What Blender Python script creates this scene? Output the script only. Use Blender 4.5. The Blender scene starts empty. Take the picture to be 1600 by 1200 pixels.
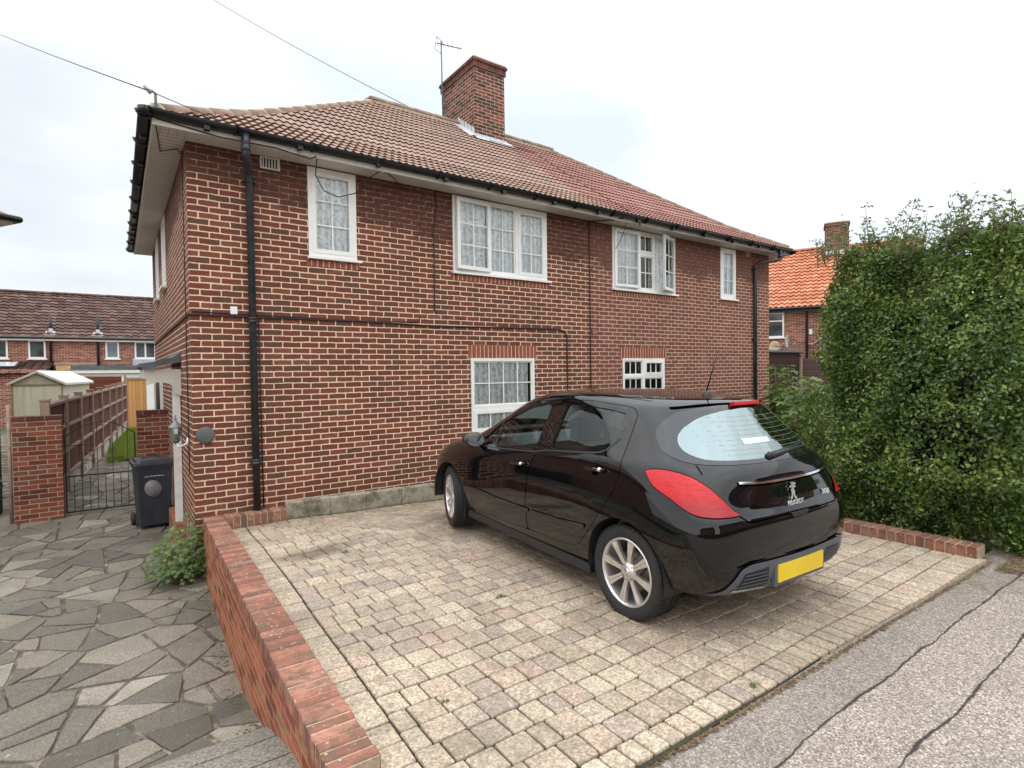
import bpy, bmesh, math, random
import numpy as np
from mathutils import Vector, Matrix, geometry
from mathutils.bvhtree import BVHTree
R = math.radians
S = bpy.context.scene
COL = S.collection
rnd = random.Random(7)
nrg = np.random.RandomState(11)

# ------------------------------------------------------------------ camera
CAM = dict(loc=(-0.7041, -7.4334, 1.6217), yaw=0.6169, pitch=-0.024, roll=-0.0128, F=868.715)
def make_camera():
    cy, sy = math.cos(CAM['yaw']), math.sin(CAM['yaw']); p = CAM['pitch']
    f = Vector((sy*math.cos(p), cy*math.cos(p), math.sin(p)))
    r = Vector((cy, -sy, 0)); u = r.cross(f)
    cr, sr = math.cos(CAM['roll']), math.sin(CAM['roll'])
    r2 = r*cr + u*sr; u2 = u*cr - r*sr
    cam = bpy.data.cameras.new('camera'); o = bpy.data.objects.new('camera', cam); COL.objects.link(o)
    m = Matrix((r2, u2, -f)).transposed().to_4x4(); m.translation = Vector(CAM['loc'])
    o.matrix_world = m
    cam.sensor_fit = 'HORIZONTAL'; cam.sensor_width = 36; cam.lens = CAM['F']/1600*36
    cam.clip_end = 2000; cam.clip_start = .02
    S.camera = o
make_camera()

# ------------------------------------------------------------------ world, sun, exposure
SUN_EL, SUN_AZ = R(52), R(215)     # azimuth clockwise from +y
def make_world():
    w = bpy.data.worlds.new('World'); S.world = w; w.use_nodes = True
    nt = w.node_tree; nt.nodes.clear(); N = nt.nodes.new; L = nt.links.new
    out = N('ShaderNodeOutputWorld')
    sky = N('ShaderNodeTexSky'); sky.sky_type = 'NISHITA'; sky.sun_disc = False
    sky.sun_elevation = SUN_EL; sky.sun_rotation = SUN_AZ
    b1 = N('ShaderNodeBackground'); b1.inputs[1].default_value = .1; L(sky.outputs[0], b1.inputs[0])
    tc = N('ShaderNodeTexCoord')
    n1 = N('ShaderNodeTexNoise'); n1.inputs['Scale'].default_value = 1.7; n1.inputs['Detail'].default_value = 5; n1.inputs['Roughness'].default_value = .5; n1.inputs['Distortion'].default_value = .3
    mp = N('ShaderNodeMapping'); mp.inputs['Scale'].default_value = (1, 1, 2.2); mp.inputs['Location'].default_value = (.35, .1, .6)
    L(tc.outputs['Generated'], mp.inputs[0]); L(mp.outputs[0], n1.inputs['Vector'])
    cr = N('ShaderNodeValToRGB'); L(n1.outputs['Fac'], cr.inputs[0])
    cr.color_ramp.elements[0].position = .36; cr.color_ramp.elements[0].color = (.69, .755, .825, 1)
    cr.color_ramp.elements[1].position = .60; cr.color_ramp.elements[1].color = (.97, .985, 1, 1)
    # overcast dome: brighter towards the zenith
    sp = N('ShaderNodeSeparateXYZ'); L(tc.outputs['Generated'], sp.inputs[0])
    m1 = N('ShaderNodeMapRange'); L(sp.outputs['Z'], m1.inputs[0])
    for i, v in zip((1, 2, 3, 4), (.40, 1., .93, 2.5)): m1.inputs[i].default_value = v
    # left part of the view is greyer
    dp = N('ShaderNodeVectorMath'); dp.operation = 'DOT_PRODUCT'; L(tc.outputs['Generated'], dp.inputs[0]); dp.inputs[1].default_value = (.82, -.57, 0)
    m2 = N('ShaderNodeMapRange'); L(dp.outputs['Value'], m2.inputs[0])
    for i, v in zip((1, 2, 3, 4), (-.62, .1, .88, 1.06)): m2.inputs[i].default_value = v
    mm = N('ShaderNodeMath'); mm.operation = 'MULTIPLY'; L(m1.outputs[0], mm.inputs[0]); L(m2.outputs[0], mm.inputs[1])
    b2 = N('ShaderNodeBackground'); L(cr.outputs[0], b2.inputs[0]); L(mm.outputs[0], b2.inputs[1])
    mx = N('ShaderNodeMixShader'); mx.inputs[0].default_value = .93
    L(b1.outputs[0], mx.inputs[1]); L(b2.outputs[0], mx.inputs[2]); L(mx.outputs[0], out.inputs[0])
make_world()
sl = bpy.data.lights.new('sun', 'SUN'); sl.energy = 1.15; sl.angle = R(150); sl.color = (1, .96, .9)
so = bpy.data.objects.new('sun', sl); COL.objects.link(so)
sd = Vector((math.sin(SUN_AZ)*math.cos(SUN_EL), math.cos(SUN_AZ)*math.cos(SUN_EL), math.sin(SUN_EL)))
so.rotation_euler = sd.to_track_quat('Z', 'Y').to_euler()
S.view_settings.view_transform = 'Standard'; S.view_settings.look = 'None'
S.view_settings.exposure = 0.43; S.view_settings.gamma = 1

# ------------------------------------------------------------------ object helpers
def tag(o, label=None, cat=None, group=None, kind=None):
    if label: o['label'] = label
    if cat: o['category'] = cat
    if group: o['group'] = group
    if kind: o['kind'] = kind
    return o
def empty(name, loc=(0, 0, 0), rz=0, **k):
    o = bpy.data.objects.new(name, None); COL.objects.link(o); o.location = loc; o.rotation_euler = (0, 0, rz)
    o.empty_display_size = .1
    return tag(o, **k)
class MB:
    def __init__(s): s.v = []; s.f = []; s.mi = []; s.sm = []; s.attr = []; s.uvo = None; s.a = 0.; s.m = 0; s.smooth = False
    def add(s, vs, fs):
        b = len(s.v); s.v += [tuple(map(float, q)) for q in vs]
        for f in fs:
            s.f.append([b+i for i in f]); s.mi.append(s.m); s.sm.append(s.smooth); s.attr.append(s.a)
        return s
    def box(s, x0, x1, y0, y1, z0, z1):
        return s.add([(x0, y0, z0), (x1, y0, z0), (x1, y1, z0), (x0, y1, z0), (x0, y0, z1), (x1, y0, z1), (x1, y1, z1), (x0, y1, z1)],
                     [(0, 3, 2, 1), (4, 5, 6, 7), (0, 1, 5, 4), (1, 2, 6, 5), (2, 3, 7, 6), (3, 0, 4, 7)])
    def obox(s, c, ex, ey, ez):   # oriented box: centre and three half vectors
        c = Vector(c); ex = Vector(ex); ey = Vector(ey); ez = Vector(ez)
        vs = [c+a*ex+b*ey+d*ez for d in (-1, 1) for a, b in ((-1, -1), (1, -1), (1, 1), (-1, 1))]
        return s.add(vs, [(0, 3, 2, 1), (4, 5, 6, 7), (0, 1, 5, 4), (1, 2, 6, 5), (2, 3, 7, 6), (3, 0, 4, 7)])
    def bar(s, a, b, w, t, up=(0, 0, 1)):
        a = Vector(a); b = Vector(b); d = b-a; n = d.normalized(); up = Vector(up)
        if abs(n.dot(up)) > .95: up = Vector((1, 0, 0))
        r = n.cross(up).normalized(); u = r.cross(n)
        return s.obox((a+b)/2, d/2, r*w/2, u*t/2)
    def prism(s, poly, z0, z1, fn=None):
        n = len(poly); fn = fn or (lambda a, b, c: (a, b, c))
        area = sum(poly[i][0]*poly[(i+1) % n][1]-poly[(i+1) % n][0]*poly[i][1] for i in range(n))
        if area < 0: poly = poly[::-1]
        return s.add([fn(a, b, z0) for a, b in poly]+[fn(a, b, z1) for a, b in poly],
                     [list(range(n))[::-1], list(range(n, 2*n))]+[(i, (i+1) % n, n+(i+1) % n, n+i) for i in range(n)])
    def tube(s, pts, r, n=8, cap=True, rs=None):
        pts = [Vector(p) for p in pts]; rings = []; prev = None
        for i, p in enumerate(pts):
            d = (pts[min(i+1, len(pts)-1)]-pts[max(i-1, 0)]).normalized()
            if prev is None:
                prev = d.orthogonal().normalized()
            a = (prev-d*prev.dot(d)).normalized(); b = d.cross(a); prev = a
            rr = rs[i] if rs else r
            rings.append([p+a*math.cos(t)*rr+b*math.sin(t)*rr for t in [2*math.pi*k/n for k in range(n)]])
        vs = [q for g in rings for q in g]; fs = []
        for i in range(len(pts)-1):
            for k in range(n): fs.append((i*n+k, i*n+(k+1) % n, (i+1)*n+(k+1) % n, (i+1)*n+k))
        if cap: fs += [tuple(range(n))[::-1], tuple(range((len(pts)-1)*n, len(pts)*n))]
        sm = s.smooth; s.smooth = True; s.add(vs, fs); s.smooth = sm
        return s
    def lathe(s, prof, c=(0, 0, 0), n=24, ax='z', close=True):
        c = Vector(c); vs = []; fs = []
        for r, h in prof:
            for k in range(n):
                t = 2*math.pi*k/n; a, b = r*math.cos(t), r*math.sin(t)
                vs.append(c+Vector({'z': (a, b, h), 'y': (a, h, -b), 'x': (h, a, b)}[ax]))
        for i in range(len(prof)-1):
            for k in range(n): fs.append((i*n+k, i*n+(k+1) % n, (i+1)*n+(k+1) % n, (i+1)*n+k))
        sm = s.smooth; s.smooth = True; s.add(vs, fs); s.smooth = sm
        return s
    def build(s, name, mats, parent=None, uv=True, off=(0, 0), **k):
        me = bpy.data.meshes.new(name); me.from_pydata(s.v, [], s.f)
        if not isinstance(mats, (list, tuple)): mats = [mats]
        for m in mats: me.materials.append(m)
        me.polygons.foreach_set('material_index', s.mi); me.polygons.foreach_set('use_smooth', s.sm)
        at = me.attributes.new('rnd', 'FLOAT', 'FACE'); at.data.foreach_set('value', s.attr)
        if uv: box_uv(me, off)
        me.update()
        o = bpy.data.objects.new(name, me); COL.objects.link(o)
        if parent is not None: o.parent = parent
        return tag(o, **k)
def box_uv(me, off=(0, 0)):
    uvl = me.uv_layers.new(name='UVMap'); n = len(me.loops)
    co = np.empty(len(me.vertices)*3); me.vertices.foreach_get('co', co); co = co.reshape(-1, 3)
    li = np.empty(n, int); me.loops.foreach_get('vertex_index', li)
    nor = np.empty(len(me.polygons)*3); me.polygons.foreach_get('normal', nor); nor = np.abs(nor.reshape(-1, 3))
    tot = np.empty(len(me.polygons), int); me.polygons.foreach_get('loop_total', tot)
    ax = np.argmax(nor+np.array([0, .001, 0]), 1); ax = np.repeat(ax, tot); c = co[li]
    u = np.where(ax == 0, c[:, 1], c[:, 0])+off[0]; v = np.where(ax == 2, c[:, 1], c[:, 2])+off[1]
    uvl.data.foreach_set('uv', np.stack([u, v], 1).ravel())

# ------------------------------------------------------------------ material helpers
class NT:
    def __init__(s, name):
        s.mat = bpy.data.materials.new(name); s.mat.use_nodes = True; s.t = s.mat.node_tree; s.t.nodes.clear()
        s.out = s.t.nodes.new('ShaderNodeOutputMaterial'); s.b = s.n('ShaderNodeBsdfPrincipled'); s.l(s.b.outputs[0], s.out.inputs[0])
    def n(s, k, **kw):
        x = s.t.nodes.new(k)
        for a, b in kw.items(): setattr(x, a, b)
        return x
    def l(s, a, b): s.t.links.new(a, b)
    def set(s, sock, v):
        if hasattr(v, 'is_linked') or hasattr(v, 'links'): s.l(v, sock)
        else: sock.default_value = v
    def math(s, op, a, b=0., c=0., clamp=False):
        x = s.n('ShaderNodeMath', operation=op, use_clamp=clamp); s.set(x.inputs[0], a); s.set(x.inputs[1], b); s.set(x.inputs[2], c); return x.outputs[0]
    def mix(s, f, a, b, mode='MIX'):
        x = s.n('ShaderNodeMix', data_type='RGBA', blend_type=mode); s.set(x.inputs[0], f)
        for i, v in ((6, a), (7, b)):
            if isinstance(v, tuple) and len(v) == 3: v = (*v, 1)
            s.set(x.inputs[i], v)
        return x.outputs[2]
    def noise(s, vec, scale, detail=3, rough=.5, dist=0., out='Fac'):
        x = s.n('ShaderNodeTexNoise'); x.inputs['Scale'].default_value = scale; x.inputs['Detail'].default_value = detail
        x.inputs['Roughness'].default_value = rough; x.inputs['Distortion'].default_value = dist
        if vec is not None: s.l(vec, x.inputs['Vector'])
        return x.outputs[out]
    def ramp(s, f, stops, interp='LINEAR'):
        x = s.n('ShaderNodeValToRGB'); s.set(x.inputs[0], f); e = x.color_ramp; e.interpolation = interp
        while len(e.elements) > 1: e.elements.remove(e.elements[-1])
        for i, (p, c) in enumerate(stops):
            if not isinstance(c, tuple): c = (c, c, c)
            q = e.elements[0] if i == 0 else e.elements.new(p)
            q.position = p; q.color = (*c, 1)
        return x.outputs[0]
    def maprange(s, v, a, b, c, d, smooth=False):
        x = s.n('ShaderNodeMapRange', interpolation_type='SMOOTHSTEP' if smooth else 'LINEAR'); s.set(x.inputs[0], v)
        for i, q in zip((1, 2, 3, 4), (a, b, c, d)): s.set(x.inputs[i], q)
        return x.outputs[0]
    def geo(s): return s.n('ShaderNodeNewGeometry').outputs['Position']
    def uv(s): return s.n('ShaderNodeTexCoord').outputs['UV']
    def obj(s): return s.n('ShaderNodeTexCoord').outputs['Object']
    def attr(s, n='rnd'): return s.n('ShaderNodeAttribute', attribute_name=n).outputs['Fac']
    def bump(s, h, strength=.3, dist=.01):
        x = s.n('ShaderNodeBump'); x.inputs['Strength'].default_value = strength; x.inputs['Distance'].default_value = dist
        s.l(h, x.inputs['Height']); s.l(x.outputs[0], s.b.inputs['Normal'])
    def fin(s, col=None, rough=.6, metal=0., spec=None, coat=None):
        if col is not None:
            if isinstance(col, tuple) and len(col) == 3: col = (*col, 1)
            s.set(s.b.inputs['Base Color'], col)
        s.set(s.b.inputs['Roughness'], rough); s.b.inputs['Metallic'].default_value = metal
        if spec is not None: s.set(s.b.inputs['Specular IOR Level'], spec)
        if coat: s.b.inputs['Coat Weight'].default_value = coat; s.b.inputs['Coat Roughness'].default_value = .02
        return s.mat
def sep(s, v):
    x = s.n('ShaderNodeSeparateXYZ'); s.l(v, x.inputs[0]); return x.outputs
def comb(s, a, b, c=0.):
    x = s.n('ShaderNodeCombineXYZ'); s.set(x.inputs[0], a); s.set(x.inputs[1], b); s.set(x.inputs[2], c); return x.outputs[0]

def plain(name, col, rough=.5, var=.12, scale=6, metal=0., bump=0., spec=None, coat=None, dirt=None):
    s = NT(name); g = s.obj()
    f = s.noise(g, scale, 4, .6)
    lo = tuple(c*(1-var) for c in col); hi = tuple(min(1, c*(1+var)) for c in col)
    c = s.ramp(f, [(.3, lo), (.7, hi)])
    if dirt:
        d = s.noise(g, scale*.7, 6, .7, .5); c = s.mix(s.maprange(d, .5, .72, 0, dirt[1]), c, dirt[0])
    if bump: s.bump(s.noise(g, scale*12, 4, .6), bump, .004)
    return s.fin(c, rough, metal, spec, coat)

BW, BH = .2265, .075
def brick(name, cols, mortar, w=BW, h=BH, m=.011, weather=False, rough=.85, soldier=False, wob=.004, phase=.53, pos=False, bumpd=.006):
    s = NT(name); uv = s.uv(); g = s.geo()
    nz = s.noise(uv, 7, 2, .5, out='Color'); sub = s.n('ShaderNodeVectorMath', operation='SUBTRACT'); s.l(nz, sub.inputs[0]); sub.inputs[1].default_value = (.5, .5, .5)
    sc = s.n('ShaderNodeVectorMath', operation='SCALE'); s.l(sub.outputs[0], sc.inputs[0]); sc.inputs['Scale'].default_value = wob*2.2
    nz2 = s.noise(uv, 42, 2, .6, out='Color'); sub2 = s.n('ShaderNodeVectorMath', operation='SUBTRACT'); s.l(nz2, sub2.inputs[0]); sub2.inputs[1].default_value = (.5, .5, .5)
    sc2 = s.n('ShaderNodeVectorMath', operation='SCALE'); s.l(sub2.outputs[0], sc2.inputs[0]); sc2.inputs['Scale'].default_value = wob*1.6
    ad = s.n('ShaderNodeVectorMath', operation='ADD'); s.l(sc.outputs[0], ad.inputs[0]); s.l(sc2.outputs[0], ad.inputs[1])
    ad2 = s.n('ShaderNodeVectorMath', operation='ADD'); s.l(ad.outputs[0], ad2.inputs[0]); s.l(uv, ad2.inputs[1])
    u, v, _ = sep(s, ad2.outputs[0])
    vr = s.math('DIVIDE', v, h); row = s.math('FLOOR', vr)
    par = s.math('MULTIPLY', s.math('FLOORED_MODULO', row, 2.), 0. if soldier else .5)
    ur = s.math('ADD', s.math('ADD', s.math('DIVIDE', u, w), par), phase); col = s.math('FLOOR', ur)
    fx = s.math('MULTIPLY', s.math('FRACT', ur), w); fz = s.math('MULTIPLY', s.math('FRACT', vr), h)
    dx = s.math('MINIMUM', fx, s.math('SUBTRACT', w, fx)); dz = s.math('MINIMUM', fz, s.math('SUBTRACT', h, fz))
    d = s.math('SMOOTH_MIN', dx, dz, .012)
    wn = s.n('ShaderNodeTexWhiteNoise', noise_dimensions='2D'); s.l(comb(s, col, row), wn.inputs['Vector'])
    rv, rc = wn.outputs['Value'], wn.outputs['Color']
    hw = s.math('ADD', m/2, s.math('MULTIPLY', s.math('SUBTRACT', rv, .5), .003))
    mask = s.maprange(d, s.math('SUBTRACT', hw, .0015), s.math('ADD', hw, .0025), 0, 1, True)
    bc = s.ramp(rv, cols)
    grain = s.noise(g, 60, 5, .7); bc = s.mix(.55, bc, s.ramp(grain, [(.3, .35), (.7, .75)]), 'OVERLAY')
    face = s.noise(g, 14, 3, .6); bc = s.mix(s.maprange(face, .5, .72, 0, .42), bc, (.085, .062, .042))
    mc = s.mix(s.noise(g, 25, 4, .6), tuple(c*.8 for c in mortar), tuple(min(1, c*1.12) for c in mortar))
    if weather:
        px, py, pz = sep(s, g)
        x1, _, _ = sep(s, uv)
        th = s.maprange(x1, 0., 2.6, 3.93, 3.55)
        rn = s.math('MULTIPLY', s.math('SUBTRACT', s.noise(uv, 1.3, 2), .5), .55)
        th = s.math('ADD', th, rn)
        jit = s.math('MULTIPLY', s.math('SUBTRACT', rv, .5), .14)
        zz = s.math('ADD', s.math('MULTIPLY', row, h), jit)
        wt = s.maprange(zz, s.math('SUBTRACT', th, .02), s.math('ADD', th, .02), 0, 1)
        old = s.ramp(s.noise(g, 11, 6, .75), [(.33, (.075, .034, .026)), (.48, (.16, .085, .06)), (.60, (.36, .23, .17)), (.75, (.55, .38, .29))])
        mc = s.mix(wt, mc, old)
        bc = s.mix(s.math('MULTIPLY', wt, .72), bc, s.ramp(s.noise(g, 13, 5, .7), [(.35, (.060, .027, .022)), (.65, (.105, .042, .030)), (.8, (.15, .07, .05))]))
        stk = s.noise(comb(s, s.math('MULTIPLY', x1, 7.), s.math('MULTIPLY', pz, .55), 3.), 1., 5, .7); sk = s.maprange(stk, .50, .72, 0, .45); bc = s.mix(sk, bc, (.07, .04, .03)); mc = s.mix(sk, mc, (.34, .24, .17))
        # next-door half: paler bricks, pinker pointing
        rt = s.maprange(px, 6.1, 6.6, 0, 1)
        pink = s.mix(s.math('MULTIPLY', rt, .55), mc, (.50, .33, .26)); mc = s.mix(wt, pink, mc)
        bc = s.mix(s.math('MULTIPLY', rt, .28), bc, (.30, .13, .095))
        # rising damp and splash near the foot, pale lime runs
        ft = s.math('MULTIPLY', s.maprange(pz, -.05, .5, .5, 0), s.noise(g, 4, 4, .7)); mc = s.mix(ft, mc, (.3, .24, .17))
        lime = s.maprange(s.noise(g, 3.2, 6, .75, 1.), .66, .74, 0, .5); bc = s.mix(lime, bc, (.42, .28, .2))
    c = s.mix(mask, mc, bc)
    s.bump(s.math('ADD', mask, s.math('MULTIPLY', grain, .25)), .7, bumpd)
    return s.fin(c, rough, spec=.25)

RED = [(0, (.112, .052, .033)), (.10, (.125, .056, .036)), (.25, (.140, .047, .030)), (.5, (.160, .050, .031)), (.75, (.185, .056, .034)), (.92, (.215, .072, .042)), (1, (.185, .078, .050))]
M = {}
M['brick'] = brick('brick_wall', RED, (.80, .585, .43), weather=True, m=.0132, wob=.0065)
M['soldier'] = brick('soldier_brick', [(0, (.26, .08, .05)), (.5, (.32, .10, .06)), (1, (.2, .06, .04))], (.72, .52, .38), w=.0755, h=.30, soldier=True)
M['brick_pier'] = brick('pier_brick', [(0, (.11, .035, .024)), (.4, (.2, .055, .03)), (.8, (.28, .08, .045)), (1, (.15, .07, .045))], (.42, .32, .24))
M['brick_low'] = brick('low_wall_brick', [(0, (.16, .05, .03)), (.4, (.30, .085, .05)), (.8, (.42, .13, .075)), (1, (.30, .17, .09))], (.42, .27, .15), phase=.2)
M['brick_chim'] = brick('chimney_brick', [(0, (.05, .03, .026)), (.35, (.08, .04, .03)), (.55, (.16, .05, .034)), (.8, (.24, .072, .045)), (1, (.12, .05, .035))], (.50, .40, .31))
M['brick_far'] = brick('far_brick', [(0, (.16, .05, .035)), (.5, (.26, .085, .055)), (1, (.36, .14, .09))], (.55, .42, .32), m=.014)
M['upvc'] = plain('white_upvc', (.84, .84, .81), .3, .03, 4, dirt=((.62, .60, .54), .35))
M['cream'] = plain('cream_board', (.66, .63, .57), .5, .08, 3, dirt=((.35, .3, .25), .35))
M['soffit'] = plain('soffit_board', (.60, .58, .54), .4, .05, 3)
M['white_paint'] = plain('white_paint', (.78, .78, .75), .45, .05, 8, dirt=((.4, .36, .3), .5))
M['black_plastic'] = plain('black_plastic', (.006, .0065, .008), .38, .3, 5, spec=.5)
M['pipe'] = plain('black_pipe_paint', (.022, .026, .034), .38, .35, 9, dirt=((.10, .10, .10), .5))
M['cable'] = plain('cable_black', (.03, .018, .016), .6)
M['steel'] = plain('galvanised', (.42, .44, .46), .4, .1, 10, metal=.6)
M['gate_iron'] = plain('gate_iron', (.012, .012, .012), .45)
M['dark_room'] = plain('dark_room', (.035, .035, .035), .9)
M['timber_new'] = None
M['rubber'] = plain('tyre_rubber', (.022, .022, .023), .75, .25, 20, bump=.3)
M['soil'] = plain('soil', (.10, .075, .05), .95, .35, 9, bump=.5)
M['lead'] = plain('lead_flashing', (.55, .56, .58), .55, .2, 9)
M['felt'] = plain('roof_felt', (.10, .11, .12), .6, .3, 7, bump=.3, dirt=((.25, .27, .28), .5))
M['post_wood'] = plain('weathered_post', (.36, .25, .195), .8, .25, 12, bump=.3)
M['concrete_board'] = plain('gravel_board', (.55, .50, .42), .85, .15, 6, bump=.3, dirt=((.22, .2, .14), .6))
def wood(name, a, b, sx=1, board=.12, horiz=False, gap=.006):
    s = NT(name); uv = s.uv(); u, v, _ = sep(s, uv)
    if horiz: u, v = v, u
    br = s.math('DIVIDE', u, board); bi = s.math('FLOOR', br); fr = s.math('FRACT', br)
    wn = s.n('ShaderNodeTexWhiteNoise', noise_dimensions='1D'); s.l(bi, wn.inputs['W'])
    gv = comb(s, s.math('MULTIPLY', u, 40), s.math('MULTIPLY', v, 3), s.math('MULTIPLY', bi, 7.3))
    gr = s.noise(gv, 1., 5, .65, 1.2)
    c = s.mix(gr, a, b); c = s.mix(s.math('MULTIPLY', wn.outputs['Value'], .45), c, tuple(x*.55 for x in a))
    e = s.math('MINIMUM', fr, s.math('SUBTRACT', 1., fr)); mk = s.maprange(e, 0, gap/board, 0, 1)
    c = s.mix(mk, tuple(x*.2 for x in a), c)
    s.bump(s.math('ADD', mk, s.math('MULTIPLY', gr, .2)), .6, .006)
    return s.fin(c, .75, spec=.3)
M['fence_red'] = wood('stained_fence_boards', (.115, .030, .020), (.20, .058, .038), board=.10)
M['timber_new'] = wood('new_timber_boards', (.55, .26, .09), (.80, .44, .18), board=.11)
M['fence_redh'] = wood('stained_horizontal_boards', (.13, .032, .02), (.22, .06, .038), board=.09, horiz=True)
M['shed_dark'] = wood('dark_shiplap', (.040, .018, .016), (.075, .036, .030), board=.11, horiz=True, gap=.012)
M['shed_dark2'] = wood('dark_shiplap_side', (.10, .06, .05), (.16, .10, .085), board=.11, horiz=True, gap=.012)
def shedgreen():
    s = NT('green_metal_sheet'); uv = s.uv(); u, v, _ = sep(s, uv)
    n = s.noise(comb(s, s.math('MULTIPLY', u, 9), s.math('MULTIPLY', v, .7)), 1, 5, .65, .6)
    c = s.ramp(n, [(.3, (.62, .66, .46)), (.55, (.76, .79, .58)), (.75, (.82, .84, .68))])
    w = s.math('SINE', s.math('MULTIPLY', u, 48)); s.bump(w, .4, .01)
    return s.fin(c, .5)
M['shed_green'] = shedgreen()
def concrete():
    s = NT('mossy_concrete'); g = s.geo(); _, _, z = sep(s, g)
    n = s.noise(g, 5, 6, .7, .4); f = s.noise(g, 90, 4, .7)
    c = s.ramp(f, [(.3, (.24, .21, .16)), (.55, (.38, .34, .26)), (.8, (.55, .50, .41))])
    c = s.mix(s.maprange(n, .46, .66, 0, .85), c, (.09, .08, .055))
    s.bump(f, .5, .004); return s.fin(c, .9, spec=.2)
M['concrete'] = concrete()
def curtain():
    s = NT('lace_curtain'); uv = s.uv(); u, v, _ = sep(s, uv)
    def wave(a, b, ph, dist):
        q = s.n('ShaderNodeTexNoise'); q.inputs['Scale'].default_value = 1.; q.inputs['Detail'].default_value = 2
        s.l(comb(s, s.math('MULTIPLY', u, a), s.math('MULTIPLY', v, b), ph), q.inputs['Vector']); return s.math('SINE', s.math('MULTIPLY', q.outputs['Fac'], dist))
    a = wave(11, 5, 0., 34.); b = wave(7, 7, 4., 26.)
    motif = s.math('SINE', s.math('MULTIPLY', v, 17.)); pat = s.math('ADD', s.math('MULTIPLY', a, .6), s.math('MULTIPLY', s.math('MULTIPLY', b, motif), .7))
    fold = s.math('SINE', s.math('ADD', s.math('MULTIPLY', u, 62.), s.math('MULTIPLY', s.noise(uv, 2.2), 9.)))
    k = s.math('ADD', s.math('MULTIPLY', pat, .5), s.math('MULTIPLY', fold, .35))
    al = s.maprange(k, -.6, .1, .86, 1.)
    s.b.inputs['Roughness'].default_value = .9
    s.l(s.mix(s.maprange(k, -.6, .5, 0, 1), (.62, .67, .70), (1., 1., 1.)), s.b.inputs['Base Color'])
    s.l(al, s.b.inputs['Alpha']); s.bump(fold, .35, .012)
    return s.mat
M['curtain'] = curtain()
def glass(name, tint=(.9, .95, .95), refl_rough=.01, alpha=.12, gc=(.95, 1, 1)):
    s = NT(name); t = s.t; gl = s.n('ShaderNodeBsdfGlossy'); gl.inputs['Roughness'].default_value = refl_rough; gl.inputs['Color'].default_value = (*gc, 1)
    tr = s.n('ShaderNodeBsdfTransparent'); tr.inputs[0].default_value = (*tint, 1)
    fr = s.n('ShaderNodeFresnel'); fr.inputs['IOR'].default_value = 1.5
    f = s.math('ADD', s.math('MULTIPLY', fr.outputs[0], 1.25), alpha, clamp=True)
    mx = s.n('ShaderNodeMixShader'); s.l(f, mx.inputs[0]); s.l(tr.outputs[0], mx.inputs[1]); s.l(gl.outputs[0], mx.inputs[2]); s.l(mx.outputs[0], s.out.inputs[0])
    return s.mat
M['glass'] = glass('window_glass', (.96, .98, .98), .02, .01)
M['car_glass'] = glass('car_glass', (.80, .92, .89), .01, .0)
M['car_glass_rear'] = glass('car_rear_glass', (.42, .58, .57), .01, .23, (.78, .93, .93))
def tilemat(name, a, b, c3, joint=None):
    s = NT(name); g = s.geo(); r = s.attr()
    n = s.noise(g, 1.1, 4, .6); f = s.noise(g, 35, 5, .7)
    c = s.ramp(r, [(0, a), (.5, b), (1, c3)])
    c = s.mix(.5, c, s.ramp(f, [(.3, .38), (.7, .68)]), 'OVERLAY')
    c = s.mix(s.maprange(n, .5, .75, 0, .35), c, tuple(x*.55 for x in a))
    s.bump(f, .4, .004); return s.fin(c, .85, spec=.25)
M['tile_left'] = tilemat('roof_tile_buff', (.31, .205, .160), (.34, .228, .178), (.38, .262, .21))
M['tile_right'] = tilemat('roof_tile_pink', (.30, .150, .122), (.335, .170, .140), (.37, .20, .165))
M['ridge_tile'] = plain('ridge_tile', (.27, .18, .135), .85, .2, 8, bump=.3, dirt=((.45, .42, .33), .6))
M['bedding'] = plain('bedding_mortar', (.50, .44, .33), .9, .25, 14, bump=.4)
M['tile_orange'] = tilemat('roof_tile_orange', (.44, .16, .085), (.56, .21, .115), (.64, .29, .175))
M['tile_far'] = tilemat('roof_tile_brown', (.075, .040, .033), (.11, .062, .05), (.17, .105, .085))
M['pot'] = plain('chimney_pot_clay', (.66, .60, .45), .8, .15, 10)

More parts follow.
